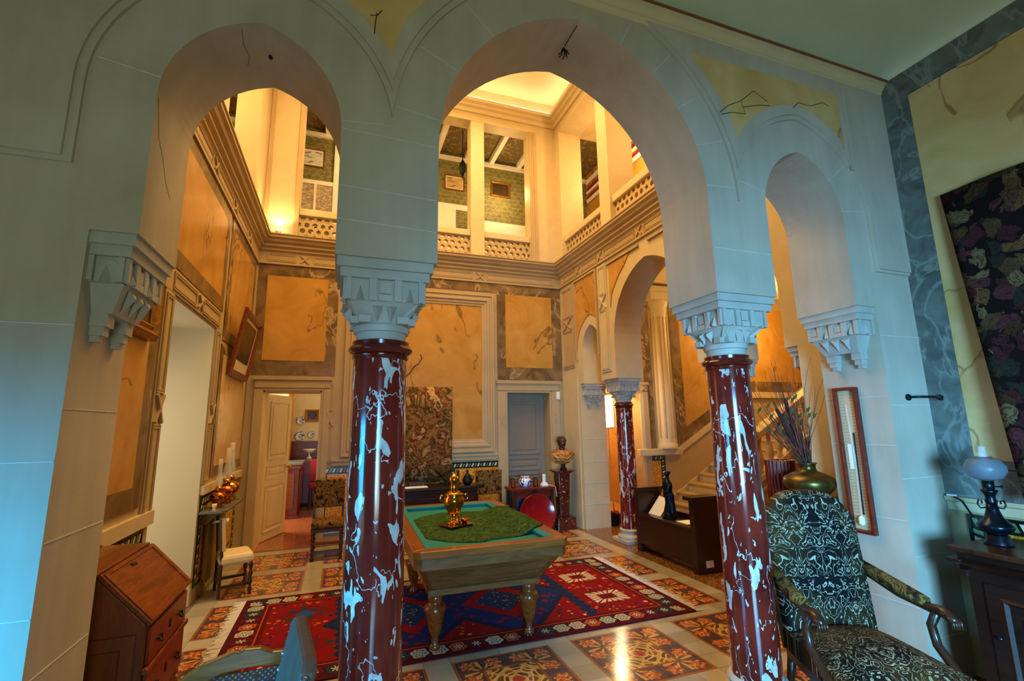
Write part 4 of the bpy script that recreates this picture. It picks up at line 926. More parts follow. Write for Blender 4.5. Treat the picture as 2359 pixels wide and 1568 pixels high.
for s in (-1, 1):
    a = HL-rw; b_ = HW-rw
    ob('cushion', MB().add([(-b_, s*a, ZR_-.002), (b_, s*a, ZR_-.002), (b_-.05, s*(a-.05), ZR_-.012), (-b_+.05, s*(a-.05), ZR_-.012), (-b_+.05, s*(a-.04), ZR_-.05), (b_-.05, s*(a-.04), ZR_-.05)], [(0, 1, 2, 3), (3, 2, 5, 4)]), 'felt', bt, local=True)
    ob('cushion', MB().add([(s*b_, -a, ZR_-.002), (s*b_, a, ZR_-.002), (s*(b_-.05), a-.05, ZR_-.012), (s*(b_-.05), -a+.05, ZR_-.012), (s*(b_-.04), -a+.05, ZR_-.05), (s*(b_-.04), a-.05, ZR_-.05)], [(0, 1, 2, 3), (3, 2, 5, 4)]), 'felt', bt, local=True)
ob('bed', MB().box(-HW+rw, HW-rw, -HL+rw, HL-rw, ZR_-.06, ZR_-.042), 'felt', bt, local=True)
ob('apron', MB().pext(PZ, octo(HW-.012, HL-.012, c_), ZR_-.125, ZR_-.05), 'table_wood', bt, local=True, bevel=.006)
def frus(h0, l0, z0, h1, l1, z1): return MB().add([(-h0, -l0, z0), (h0, -l0, z0), (h0, l0, z0), (-h0, l0, z0), (-h1, -l1, z1), (h1, -l1, z1), (h1, l1, z1), (-h1, l1, z1)], [(0,3,2,1),(4,5,6,7),(0,1,5,4),(1,2,6,5),(2,3,7,6),(3,0,4,7)])
ob('body', frus(.415, .70, .42, .515, .90, ZR_-.125), 'table_wood', bt, local=True)
ob('body_moulding', MB().box(-.43, .43, -.715, .715, .375, .42), 'table_wood', bt, local=True, bevel=.008)
for sx, sy in ((-1, -1), (1, -1), (-1, 1), (1, 1)):
    ob('corner_strip', MB().tube([(sx*.414, sy*.699, .42), (sx*.513, sy*.898, ZR_-.125)], .017, 6), 'mahogany', bt, local=True)
LEG = [(.035, 0), (.04, .012), (.034, .03), (.022, .045), (.03, .06), (.022, .075), (.03, .09), (.045, .12), (.062, .2), (.068, .24), (.078, .255), (.08, .275), (.07, .295), (.05, .305), (.045, .32), (.055, .335), (.055, .375)]
lm_ = MB().lathe(LEG, seg=24).mesh('leg', True)
for sx, sy in ((-1, -1), (1, -1), (-1, 1), (1, 1)):
    o = ob('leg', lm_, 'mahogany', bt, local=True); o.location = (sx*.365, sy*.63, 0)
def cloth(u, v):
    th = 2*PI*u; r = v; ex = .50 if math.cos(th) < 0 else .66; ey = .62
    k = 1/((abs(math.cos(th))/ex)**3.0+(abs(math.sin(th))/ey)**3.0)**(1/3)
    if math.cos(th) < 0: k = 1/math.sqrt((math.cos(th)/.50)**2+(math.sin(th)/.66)**2)
    x = r*k*math.cos(th); y = r*k*math.sin(th)-.03
    z = ZR_-.038+.004*math.sin(x*31+y*17)*math.sin(y*23)
    if x > .35: z += (ZR_+.008-(ZR_-.038))*min(1, (x-.35)/.07)
    if x > HW+.004: z -= (x-HW)*2; x = HW+.006
    return (x, y, z)
o = ob('lace_cloth', MB().grid(cloth, 64, 14), 'lace', None, smooth=True, solid=.003, merge=True, label='crumpled green lace cloth spread over the billiard table', cat='cloth')
o.location = (TX, TY, .012); o.rotation_euler = (0, 0, math.radians(-1.2))
# samovar on its tray
sx_, sy_, sz_ = 1.0, 4.28, .733
tr = thing('tray', (sx_, sy_, sz_), 'small square brass tray under the samovar', 'tray', rz=math.radians(25))
ob('plate', frus(.115, .09, .0, .135, .11, .012), 'brass', tr, local=True, bevel=.003)
ob('drip_bowl', MB().lathe([(.02, .012), (.03, .03), (.055, .045), (.056, .049), (.04, .042), (.01, .03)], (.075, -.02, 0), 20), 'brass', tr, local=True, smooth=True)
sm = thing('samovar', (sx_-.02, sy_+.01, sz_+.012), 'brass samovar standing on the green lace cloth', 'samovar')
ob('foot', MB().lathe([(.058, 0), (.06, .012), (.05, .02), (.03, .045), (.028, .06), (.045, .075)], seg=24), 'brass', sm, local=True, smooth=True)
ob('body', MB().lathe([(.04, .07), (.055, .10), (.082, .15), (.092, .19), (.09, .215), (.075, .235), (.08, .245), (.08, .255), (.06, .265), (.04, .28)], seg=28), 'brass', sm, local=True, smooth=True)
ob('crown', MB().lathe([(.036, .275), (.032, .31), (.03, .345), (.042, .36), (.045, .385), (.035, .405), (.015, .42), (.004, .43)], seg=22), 'brass', sm, local=True, smooth=True)
for s in (-1, 1): ob('handle', MB().tube([(s*.08, 0, .235), (s*.12, 0, .245), (s*.125, 0, .205), (s*.09, 0, .195)], .008, 8), 'brass', sm, local=True, smooth=True)
ob('tap', MB().tube([(0, -.085, .12), (0, -.12, .115), (0, -.125, .10)], .008, 8).tube([(0, -.115, .115), (0, -.115, .145)], .005, 6), 'brass', sm, local=True, smooth=True)

# ------------------------------------------------------------------ wall hangings
tp = thing('tapestry', (1.2, YB-.07, .76), 'old figured tapestry hanging on the back wall behind the billiard table', 'tapestry')
ob('cloth', MB().grid(lambda u, v: (.62+1.01*u, YB-.072-.008*math.sin(u*22), .76+1.425*v), 40, 4), 'tapestry_warm', tp, smooth=True, solid=.006)
tp = thing('tapestry', (XF-.03, 1.2, 1.1), 'large verdure tapestry with flower border on the right wall', 'tapestry')
def tq(u, v, a0=0, a1=1, off=0):
    yl = 1.64+.17*v; y = -.9+(yl+.9)*(a0+(a1-a0)*u); return (XF-.06-.10*(1-v)-.012*math.sin(u*30)-off, y, 1.12+1.96*v)
ob('flower_border', MB().grid(lambda u, v: tq(u, v), 60, 6), 'tapestry_border', tp, smooth=True, solid=.008)
ob('scene_field', MB().grid(lambda u, v: tq(u, .12+.76*v, .08, .90, .012), 50, 6), 'tapestry_blue', tp, smooth=True, solid=.004)
# pictures on the hall's left wall
framed('gilt_painting', PL_, 3.2, 3.70, 2.18, 2.85, 'old_painting', 'gilt', 'dark painting in a heavy gold frame half hidden by the left corbel', fw=.1, dep=.07, h0=.014)
pb = thing('leaning_painting', (XL+.05, 6.5, 2.2), 'brown painting in a carved wooden frame tilting forward from the left wall', 'picture')
tl = lambda u, w, h: (XL+.02+(w-2.2)*.17+h, u, w)
ob('frame', MB().frame(tl, 5.98, 7.0, 2.2, 2.98, [(0, 0), (0, .03), (.03, .05), (.05, .03), (.07, .035), (.08, .015), (.08, 0)]), 'mahogany', pb)
ob('mount', MB().slab(tl, 6.06, 6.92, 2.28, 2.90, .002, .012), 'bone', pb); ob('canvas', MB().slab(tl, 6.12, 6.86, 2.40, 2.86, .01, .016), 'old_painting', pb)
bm_ = thing('barometer', (PIR-.01, 2.375, .827), 'long barometer in a dark wooden frame on the right pier', 'barometer')
PJ = plane('x', PIR, -1); Q = lambda u, w, h: PJ(u, w, h+.001)
ob('frame', MB().frame(Q, 2.295, 2.455, .827, 1.815, [(0, 0), (0, .04), (.018, .04), (.022, .02), (.022, 0)]), 'red_wood', bm_)
ob('back_board', MB().slab(Q, 2.315, 2.435, .85, 1.795, 0, .015), 'scale_print', bm_)
ob('tube', MB().tube([(PIR-.025, 2.375, .92), (PIR-.025, 2.365, 1.3), (PIR-.025, 2.38, 1.7)], .006, 8), 'clear_glass', bm_); ob('mercury', MB().tube([(PIR-.022, 2.36, .95), (PIR-.022, 2.352, 1.5)], .004, 6), 'dark_metal', bm_)
ob('cistern', MB().lathe([(.01, 0), (.018, .01), (.018, .05), (.006, .06)], (PIR-.03, 2.375, .88), 12), 'white_china', bm_); ob('thermometer', MB().slab(Q, 2.385, 2.41, 1.25, 1.42, .015, .02), 'white_china', bm_)
hk = thing('curtain_hook', (3.59, YA-.02, 1.732), 'black wrought iron hook on the right pier', 'hook')
ob('rosette', MB().lathe([(.022, 0), (.022, .012), (.01, .02)], seg=14).xf(Matrix.Translation((3.59, YA-.001, 1.732)) @ Matrix.Rotation(PI/2, 4, 'X')), 'black_iron', hk)
ob('arm', MB().tube([(3.59, YA-.02, 1.732), (3.62, YA-.07, 1.732), (3.75, YA-.075, 1.732), (3.76, YA-.09, 1.715), (3.785, YA-.09, 1.712), (3.80, YA-.085, 1.735), (3.785, YA-.08, 1.742)], .007, 8), 'black_iron', hk, smooth=True)
# ------------------------------------------------------------------ furniture
def turned(mb, x, y, z0, z1, r=.02, n=5, seg=10):
    pr = [(r, 0)]; H = z1-z0
    for i in range(n): a = (i+.15)/n*H; pr += [(r*.6, a), (r*1.15, a+.35*H/n), (r*.6, a+.7*H/n)]
    pr += [(r, H)]; return mb.lathe(pr, (x, y, z0), seg)
# bureau with slanting lid, front towards +x, back to the left wall
bu = thing('bureau', (-1.0, 2.98, 0), 'small mahogany bureau with a slanting lid at the left wall', 'bureau')
y0, y1 = 2.68, 3.28
PY = lambda u, w, h: (u, h, w)
ob('carcass', MB().pext(PY, [(-1.22, .30), (-.80, .30), (-.80, .755), (-1.0, .97), (-1.22, .97)], y0, y1), 'desk_side', bu, bevel=.004)
def lidp(u, w, h): # u along y, w down the slope 0..1
    a, b = Vector((-1.0, 0, .97)), Vector((-.79, 0, .745)); n = Vector((.73, 0, .68)); p = a+(b-a)*w+n*h; return (p.x, u, p.z)
ob('lid', MB().pext(lidp, [(y0-.005, 0), (y1+.005, 0), (y1+.005, 1.0), (y0-.005, 1.0)], .002, .022), 'mahogany', bu, bevel=.004)
ob('lid_moulding', MB().frame(lidp, y0+.005, y1-.005, .03, .97, [(0, .022), (0, .028), (.035, .028), (.04, .022)]), 'mahogany', bu)
ob('lock_plate', MB().pext(lidp, [(2.93, .10), (2.98, .12), (2.98, .17), (2.93, .15)], .021, .026), 'dark_metal', bu)
ob('top_board', MB().box(-1.225, -.995, y0-.01, y1+.01, .97, .99), 'mahogany', bu, bevel=.005)
ob('gallery_back', MB().pext(lambda u, w, h: (h, u, w), [(y0, .99), (y1, .99), (y1-.06, 1.02), (y1-.2, 1.045), (y0+.2, 1.045), (y0+.06, 1.02)], -1.225, -1.205), 'mahogany', bu, bevel=.004)
hd = MB().tube([(0, -.022, 0), (.012, -.018, -.018), (.014, 0, -.024), (.012, .018, -.018), (0, .022, 0)], .004, 6).lathe([(.001, -.002), (.012, 0), (.001, .004)], (0, -.022, 0), 8).lathe([(.001, -.002), (.012, 0), (.001, .004)], (0, .022, 0), 8).mesh('handle', True)
for z0_, z1_, ys in ((.58, .73, (2.83, 3.13)), (.36, .55, (2.83, 3.13))):
    d = ob('drawer', MB().box(-.80, -.785, y0+.03, y1-.03, z0_, z1_), 'mahogany', bu, bevel=.005)
    for y in ys: o = ob('handle', hd, 'dark_metal', d, local=True); o.location = Vector((-.783, y, (z0_+z1_)/2))-bu.location
    ob('escutcheon', MB().box(-.786, -.781, 2.97, 2.99, (z0_+z1_)/2-.015, (z0_+z1_)/2+.02), 'dark_metal', d)
ob('waist_moulding', MB().box(-.80, -.775, y0, y1, .55, .575), 'mahogany', bu, bevel=.006)
ob('side_panel', MB().frame(lambda u, w, h: (u, y0-h, w), -1.2, -.83, .33, .72, [(0, 0), (0, .008), (.05, .008), (.06, 0)]), 'desk_side', bu)
ob('apron', MB().pext(lambda u, w, h: (h, u, w), [(y0, .3), (y0, .18), (y0+.05, .24), (y0+.15, .28), (y1-.15, .28), (y1-.05, .24), (y1, .18), (y1, .3)], -.815, -.795), 'mahogany', bu)
for x, y in ((-.815, y0+.03), (-.815, y1-.03), (-1.19, y0+.03), (-1.19, y1-.03)):
    ob('leg', MB().tube([(x, y, .31), (x+.012, y, .24), (x+.005, y, .12), (x-.004, y, .05), (x+.012, y, .0)], [.03, .034, .022, .017, .026], 10), 'mahogany', bu, smooth=True)
# small thing on the bureau top
b = thing('inkwell', (-1.12, 2.86, .99), 'small dark inkwell on top of the bureau', 'inkwell')
ob('pot', MB().lathe([(.03, 0), (.032, .02), (.018, .035), (.02, .045)], (-1.12, 2.86, .99), 14), 'dark_metal', b, smooth=True); ob('lid', MB().ball((-1.12, 2.86, 1.045), .016), 'dark_metal', b)
# music stand base / dark turned leg behind the bureau
b = thing('plant_stand', (-.93, 3.48, 0), 'dark turned stand leg showing behind the bureau', 'stand')
ob('post', turned(MB(), -.93, 3.48, .04, .60, .022, 5), 'black_iron', b, smooth=True)
ob('top', MB().lathe([(.02, .59), (.09, .60), (.09, .615)], (-.93, 3.48, 0), 16), 'black_iron', b)
for k in range(3): a = k*2*PI/3+.4; ob('foot', MB().tube([(-.93, 3.48, .1), (-.93+.09*math.cos(a), 3.48+.09*math.sin(a), .06), (-.93+.16*math.cos(a), 3.48+.16*math.sin(a), .012)], .011, 6), 'black_iron', b)
# cream side chair in front of the radiator, facing +x
cc = thing('side_chair', (-1.07, 5.77, 0), 'small cream upholstered chair with dark turned legs at the left wall', 'chair')
ob('seat', MB().box(-1.215, -.915, 5.58, 5.95, .29, .385), 'cream_fabric', cc, bevel=.03)
ob('backrest', MB().pext(lambda u, w, h: (u, h, w), [(-1.205, .43), (-1.165, .43), (-1.192, .74), (-1.23, .74)], 5.585, 5.945), 'cream_leather', cc, bevel=.008)
for y in (5.60, 5.93):
    ob('leg', turned(MB(), -.935, y, 0, .30, .02, 4), 'walnut', cc, smooth=True)
    ob('leg', MB().tube([(-1.2, y, 0), (-1.195, y, .3), (-1.205, y, .5), (-1.225, y, .73)], .016, 6), 'walnut', cc)
    ob('stretcher', MB().box(-1.2, -.935, y-.01, y+.01, .09, .115), 'walnut', cc)
for x in (-.945, -1.2): ob('stretcher', MB().box(x-.01, x+.01, 5.6, 5.93, .12, .145), 'walnut', cc)
cc.location.x += .115; cc.location.y -= .05; cc.rotation_euler = (0, 0, math.radians(17)); bu.location.x += .03
# radiator and shelf with oil lamps
rd = thing('radiator', (-1.17, 6.0, 0), 'olive cast iron radiator below the lamp shelf', 'radiator')
for i in range(9): y = 5.66+i*.085; ob('section', MB().box(-1.226, -1.18, y, y+.06, .10, .70), 'iron_olive', rd, bevel=.02)
ob('pipe', MB().tube([(-1.203, 5.66, .14), (-1.203, 6.42, .14)], .018, 8).tube([(-1.203, 5.66, .66), (-1.203, 6.42, .66)], .018, 8), 'iron_olive', rd)
for y in (5.68, 6.35): ob('foot', MB().box(-1.222, -1.185, y, y+.04, 0, .11), 'iron_olive', rd)
ob('valve', MB().tube([(-1.16, 5.66, .68), (-1.12, 5.60, .70), (-1.05, 5.60, .70)], .012, 8).lathe([(.026, 0), (.026, .045)], (-1.03, 5.6, .678), 12), 'white_china', rd, smooth=True)
sh = thing('wall_shelf', (XL, 5.85, .80), 'dark stone shelf above the radiator', 'shelf')
ob('slab', MB().pext(lambda u, w, h: (u, w, h), [(XL+.013, 5.42), (-1.03, 5.42), (-1.0, 5.46), (-1.0, 6.28), (XL+.013, 6.28)], .80, .825), 'grey_marble', sh, bevel=.004)
for y in (5.6, 6.1): ob('bracket', MB().pext(PY, [(XL+.013, .80), (-1.06, .80), (XL+.04, .68), (XL+.013, .68)], y, y+.03), 'iron_olive', sh)
def oil_lamp(x, y, z, s, mt, label, glass=True):
    b = thing('oil_lamp', (x, y, z), label, 'oil lamp', group='oil lamps on the shelf')
    ob('font', MB().lathe([(.05*s, 0), (.055*s, .01*s), (.035*s, .03*s), (.045*s, .05*s), (.075*s, .085*s), (.08*s, .115*s), (.06*s, .15*s), (.03*s, .165*s)], (x, y, z), 20), mt, b, smooth=True)
    ob('burner', MB().lathe([(.03*s, .16*s), (.036*s, .18*s), (.036*s, .2*s), (.024*s, .22*s)], (x, y, z), 16), 'brass', b, smooth=True)
    ob('knob', MB().tube([(x+.03*s, y, z+.19*s), (x+.06*s, y, z+.19*s)], .006*s, 6), 'brass', b)
    if glass: ob('chimney', MB().lathe([(.024*s, .21*s), (.038*s, .26*s), (.03*s, .31*s), (.02*s, .36*s), (.019*s, .50*s)], (x, y, z), 16, cap=False), 'clear_glass', b, smooth=True, solid=.002)
oil_lamp(-1.13, 5.66, .825, .95, 'copper', 'copper oil lamp nearest the white chair on the shelf')
oil_lamp(-1.12, 5.95, .825, 1.15, 'copper', 'taller copper oil lamp in the middle of the shelf')
oil_lamp(-1.13, 6.18, .825, 1.25, 'brass', 'brass oil lamp with a tall chimney at the far end of the shelf')
b = thing('small_cup', (-1.12, 5.49, .825), 'little glass cup at the near end of the shelf', 'cup')
ob('bowl', MB().lathe([(.018, 0), (.012, .015), (.02, .03), (.024, .06)], (-1.12, 5.49, .825), 12), 'bone', b, smooth=True); ob('foot', MB().lathe([(.02, 0), (.02, .004)], (-1.12, 5.49, .825), 12), 'bone', b)
# upholstered chairs with leaf tapestry, facing the viewer
def leaf_chair(x, y, label, w=.38, rz=0):
    b = thing('tapestry_chair', (x, y, 0), label, 'chair', rz=rz, group='leaf tapestry chairs at the back wall'); h = w/2
    def q(n, mb, mt, **k): return ob(n, mb, mt, b, local=True, **k)
    q('seat', MB().box(-h, h, -.2, .18, .37, .45), 'leaf_tapestry', bevel=.025)
    q('seat_rail', MB().box(-h, h, -.2, .18, .33, .37), 'walnut')
    q('backrest', MB().box(-h, h, .16, .21, .57, .92), 'leaf_tapestry', bevel=.012)
    for s in (-1, 1):
        q('back_post', MB().box(s*(h-.015)-.015, s*(h-.015)+.015, .17, .205, .33, .57), 'walnut')
        q('leg', turned(MB(), s*(h-.025), -.175, 0, .33, .022, 6), 'walnut', smooth=True); q('leg', turned(MB(), s*(h-.025), .17, 0, .33, .022, 6), 'walnut', smooth=True)
        q('stretcher', MB().box(s*(h-.025)-.012, s*(h-.025)+.012, -.17, .17, .07, .10), 'walnut')
    q('front_stretcher', MB().tube([(-h+.03, -.175, .2), (h-.03, -.175, .2)], .017, 8), 'red_wood'); q('front_stretcher', MB().box(-h+.03, h-.03, -.19, -.16, .08, .115), 'walnut')
    return b
leaf_chair(-.095, 6.72, 'leaf tapestry chair beside the open dining room door'); leaf_chair(2.15, 6.88, 'leaf tapestry chair between the dark sideboard and the red table', .4)
# dark sideboard against the back wall
sb = thing('sideboard', (1.25, 7.05, 0), 'long dark wooden sideboard below the tapestry', 'sideboard')
ob('body', MB().box(.55, 1.9, 6.86, 7.28, .10, .66), 'dark_oak', sb, bevel=.006); ob('top', MB().box(.52, 1.94, 6.82, 7.29, .70, .74), 'dark_oak', sb, bevel=.01)
ob('cornice', MB().box(.54, 1.92, 6.84, 7.28, .66, .70), 'dark_oak', sb, bevel=.012); ob('plinth', MB().box(.54, 1.92, 6.85, 7.28, 0, .10), 'dark_oak', sb, bevel=.006)
for x in (.6, 1.04, 1.48): ob('door_panel', MB().box(x, x+.38, 6.845, 6.86, .16, .6), 'dark_oak', sb, bevel=.008)
b = thing('newspaper', (1.02, 6.95, .74), 'pale folded newspaper lying on the dark sideboard', 'newspaper'); ob('sheet', MB().box(.83, 1.2, 6.86, 7.02, .7405, .752), 'paper', b, bevel=.003)
b = thing('book', (.98, 7.12, .74), 'small dark book standing near the tapestry on the sideboard', 'book'); ob('cover', MB().box(.96, 1.16, 7.08, 7.2, .7405, .80), 'walnut', b); ob('pages', MB().box(.965, 1.165, 7.085, 7.195, .75, .79), 'paper', b)
for x, lb in ((1.69, 'left twisted dark candlestick on the sideboard'), (1.83, 'right twisted dark candlestick on the sideboard')):
    b = thing('candlestick', (x, 7.12, .74), lb, 'candlestick', group='twisted candlesticks'); mb = MB()
    for ph in (0, PI): mb.tube([(x+.010*math.cos(a*1.2+ph), 7.12+.010*math.sin(a*1.2+ph), .765+.011*a) for a in [i*.9 for i in range(18)]], .011, 6)
    ob('stem', mb, 'walnut', b, smooth=True); ob('base', MB().lathe([(.04, 0), (.04, .012), (.02, .028)], (x, 7.12, .7405), 14), 'walnut', b)
b = thing('walking_stick', (1.52, 6.9, .74), 'silver headed stick leaning behind the samovar', 'stick'); ob('shaft', MB().tube([(1.55, 6.9, .75), (1.36, 7.1, .93)], .014, 8), 'dark_metal', b, smooth=True); ob('knob', MB().ball((1.56, 6.89, .76), .022), 'dark_metal', b)
b = thing('dark_jug', (1.78, 6.92, .74), 'dark glazed jug at the end of the sideboard', 'jug'); ob('body', MB().lathe([(.04, 0), (.07, .04), (.075, .08), (.04, .13), (.035, .15)], (1.78, 6.92, .7405), 16), 'black_iron', b, smooth=True); ob('handle', MB().tube([(1.82, 6.92, .87), (1.87, 6.92, .85), (1.85, 6.92, .79)], .008, 6), 'black_iron', b)
# red side table with blue panels, tray, jar
rt = thing('side_table', (2.82, 7.0, 0), 'red topped side table with blue panels in front of the grey door', 'table')
ob('top', MB().box(2.45, 3.16, 6.85, 7.22, .61, .645), 'red_wood', rt, bevel=.006); ob('frieze', MB().box(2.52, 3.08, 6.88, 7.2, .50, .61), 'red_wood', rt)
ob('back_panel', MB().box(2.5, 3.13, 7.19, 7.215, .05, .61), 'blue_paint', rt); ob('side_panel', MB().box(3.09, 3.13, 6.88, 7.2, 0, .61), 'blue_paint', rt)
for x in (2.47, 3.085): ob('leg', MB().box(x, x+.05, 6.87, 6.92, 0, .61), 'walnut', rt)
ob('leg', MB().box(2.47, 2.52, 7.15, 7.2, 0, .61), 'walnut', rt)
ry = thing('round_tray', (2.80, 6.74, 0), 'round red lacquer tray leaning against the side table', 'tray')
mt_ = Matrix.Translation((2.80, 6.74, .285)) @ Matrix.Rotation(math.radians(-14), 4, 'X') @ Matrix.Rotation(PI/2, 4, 'X')
ob('disc', MB().lathe([(.01, .0), (.25, 0), (.275, .02), (.285, .022), (.28, .012), (.262, -.012), (.01, -.012)], seg=40).xf(mt_), 'lacquer_red', ry, smooth=True)
ob('hanger', MB().box(2.78, 2.83, 6.82, 6.835, .54, .62), 'black_iron', ry)
b = thing('ginger_jar', (2.72, 7.02, .645), 'blue and white porcelain jar on the red table', 'jar')
ob('body', MB().lathe([(.05, 0), (.085, .03), (.1, .07), (.095, .10), (.07, .13), (.06, .135), (.06, .15), (.07, .155)], (2.72, 7.02, .6455), 24), 'blue_white', b, smooth=True); ob('rim', MB().lathe([(.06, .15), (.072, .152), (.072, .158), (.055, .158)], (2.72, 7.02, .6455), 24), 'white_china', b)
for x, lb in ((2.52, 'small silver frame left of the blue and white jar'), (2.89, 'small silver frame right of the blue and white jar')):
    b = thing('photo_frame', (x, 7.02, .645), lb, 'photo frame', group='small frames on the red table'); ob('frame', MB().frame(lambda u, w, h: (u, 7.0-h+(w-.645)*.25, w), x-.035, x+.035, .646, .78, [(0, 0), (0, .01), (.01, .01), (.01, 0)]), 'dark_metal', b); ob('photo', MB().slab(lambda u, w, h: (u, 7.0-h+(w-.645)*.25, w), x-.027, x+.027, .655, .772, 0, .004), 'mahogany', b); ob('strut', MB().box(x-.01, x+.01, 7.03, 7.08, .646, .70), 'dark_metal', b)
b = thing('telephone', (3.04, 7.02, .645), 'white cordless telephone on the red table', 'telephone'); ob('cradle', frus(.055, .05, 0, .035, .035, .05).xf(Matrix.Translation((3.04, 7.02, .6455))), 'white_china', b, bevel=.006); ob('handset', MB().box(3.015, 3.065, 7.005, 7.04, .69, .82), 'white_china', b, bevel=.01); ob('cord', MB().tube([(3.09, 7.0, .66), (3.13, 6.9, .655), (3.15, 6.84, .64), (3.16, 6.83, .5)], .004, 6), 'white_china', b)
# bust on its pedestal
pe = thing('pedestal', (3.32, 6.96, 0), 'brown marble pedestal beneath the bust', 'pedestal')
ob('base', frus(.155, .155, 0, .145, .145, .18).xf(Matrix.Translation((3.32, 6.96, 0))), 'pedestal_marble', pe, bevel=.006)
ob('shaft', frus(.075, .075, .18, .095, .095, .84).xf(Matrix.Translation((3.32, 6.96, 0))), 'pedestal_marble', pe, bevel=.004)
ob('cap', MB().box(3.17, 3.47, 6.81, 7.11, .855, .875).box(3.2, 3.44, 6.84, 7.08, .835, .855), 'pedestal_marble', pe, bevel=.005)
bs = thing('bust', (3.34, 6.94, .875), 'dark marble bust in golden drapery on the pedestal', 'bust')
ob('socle', MB().lathe([(.055, 0), (.06, .015), (.035, .04), (.03, .075), (.05, .1)], (3.34, 6.94, .8755), 20), 'dark_metal', bs, smooth=True)
def drape(u, v):
    a = 2*PI*u; w_ = .19*math.sin(PI*min(1, .12+v*.62))**.8 if v < .7 else .19*(1-((v-.7)/.3)*.72)
    w_ = {0: .05}.get(v, w_); f = 1+.06*math.sin(a*9+v*14); return (3.34+w_*math.cos(a)*f, 6.94+w_*.6*math.sin(a)*f, .965+.235*v+.012*math.cos(a)*math.sin(v*9))
ob('drapery', MB().grid(drape, 60, 16), 'drape_marble', bs, smooth=True, merge=True)
ob('fold', MB().tube([(3.22, 6.86, 1.13), (3.28, 6.825, 1.07), (3.36, 6.82, 1.05), (3.44, 6.85, 1.1), (3.47, 6.88, 1.14)], .016, 8).tube([(3.23, 6.86, 1.09), (3.3, 6.82, 1.02), (3.38, 6.82, 1.01), (3.47, 6.86, 1.07)], .014, 8).tube([(3.25, 6.87, 1.17), (3.31, 6.845, 1.12), (3.37, 6.845, 1.12), (3.42, 6.87, 1.17)], .013, 8), 'drape_marble', bs, smooth=True)
hm = MB().lathe([(.06, -.02), (.045, .03), (.042, .06)], (3.33, 6.94, 1.18), 16).ball((3.33, 6.935, 1.292), .062, .076, .088, 18, 14)
hm.ball((3.33, 6.862, 1.285), .011, .018, .02, 8, 6).ball((3.33, 6.872, 1.235), .022, .018, .016, 8, 6).ball((3.305, 6.868, 1.305), .014, .01, .007, 8, 6).ball((3.355, 6.868, 1.305), .014, .01, .007, 8, 6).ball((3.268, 6.945, 1.285), .01, .018, .024, 8, 6).ball((3.392, 6.945, 1.285), .01, .018, .024, 8, 6)
ob('head', hm, 'marble_skin', bs, smooth=True)
hr = MB()
for i in range(40): a = 2*PI*(i*.618); t_ = .15+.85*(i/40); z = 1.30+.082*t_; r = .066*math.sqrt(max(0, 1-(.9*t_)**2)); hr.ball((3.33+r*math.cos(a), 6.945+r*1.15*math.sin(a)+.008, z), .017, seg=6, rings=5)
ob('hair', hr, 'marble_skin', bs, smooth=True)
# bench with high square ends and the statuette on it
bn = thing('bench', (3.76, 4.87, 0), 'dark oak box bench with tall square ends under the side arcade', 'bench')
bx0, bx1, by0, by1 = 3.62, 3.93, 4.36, 5.40
ob('seat', MB().box(bx0-.01, bx1, by0+.04, by1-.04, .43, .46), 'dark_oak', bn, bevel=.005)
ob('front_panel', MB().box(bx0, bx0+.03, by0+.04, by1-.04, .10, .43), 'dark_oak', bn, bevel=.004)
ob('end_board', MB().box(bx0-.005, bx1+.01, by0-.03, by0+.05, 0, .75), 'dark_oak', bn, bevel=.004); ob('end_cap', MB().box(bx0-.05, bx1+.03, by0-.05, by0+.09, .75, .79), 'dark_oak', bn, bevel=.004)
ob('end_board', MB().box(bx0-.005, bx1+.01, by1-.05, by1+.03, 0, .74), 'dark_oak', bn, bevel=.004); ob('end_cap', MB().box(bx0-.04, bx1+.03, by1-.09, by1+.05, .74, .775), 'dark_oak', bn, bevel=.004)
ob('backrest', MB().box(bx1-.02, bx1+.01, by0+.04, by1-.04, .1, .52), 'dark_oak', bn); ob('lower_rail', MB().box(bx0+.05, bx1-.05, by0+.04, by1-.04, .05, .09), 'red_wood', bn)
ob('paper_label', MB().box(bx0+.10, bx0+.20, by0-.032, by0-.0305, .06, .13), 'bone', bn)
sf = thing('statuette', (3.76, 4.93, .46), 'dark bronze statuette of a draped standing figure on the bench', 'statuette')
ob('base', MB().lathe([(.085, 0), (.085, .02), (.07, .035), (.075, .06), (.06, .07)], (3.76, 4.93, .4605), 20), 'bronze', sf, smooth=True)
def robe(u, v):
    a = 2*PI*u; pr = [(.0, .075), (.1, .07), (.3, .058), (.5, .062), (.6, .05), (.72, .062), (.84, .066), (.92, .04), (1, .02)]
    for (v0, r0), (v1, r1) in zip(pr, pr[1:]):
        if v0 <= v <= v1: r = r0+(r1-r0)*(v-v0)/(v1-v0); break
    f = 1+(.10*math.sin(a*7+v*3) if v < .55 else .03*math.sin(a*5)); return (3.76+r*math.cos(a)*f*.8+.012*math.sin(v*5), 4.93+r*math.sin(a)*f, .53+.40*v)
ob('figure', MB().grid(robe, 42, 30).tube([(3.74, 4.87, .86), (3.70, 4.86, .78), (3.69, 4.90, .70)], [.018, .016, .013], 8).tube([(3.76, 4.99, .86), (3.72, 5.02, .79), (3.68, 4.99, .73)], [.018, .016, .012], 8).tube([(3.77, 4.93, .91), (3.765, 4.93, .96)], .016, 8).ball((3.76, 4.93, .975), .03, .028, .038).ball((3.79, 4.93, .985), .02), 'bronze', sf, smooth=True)
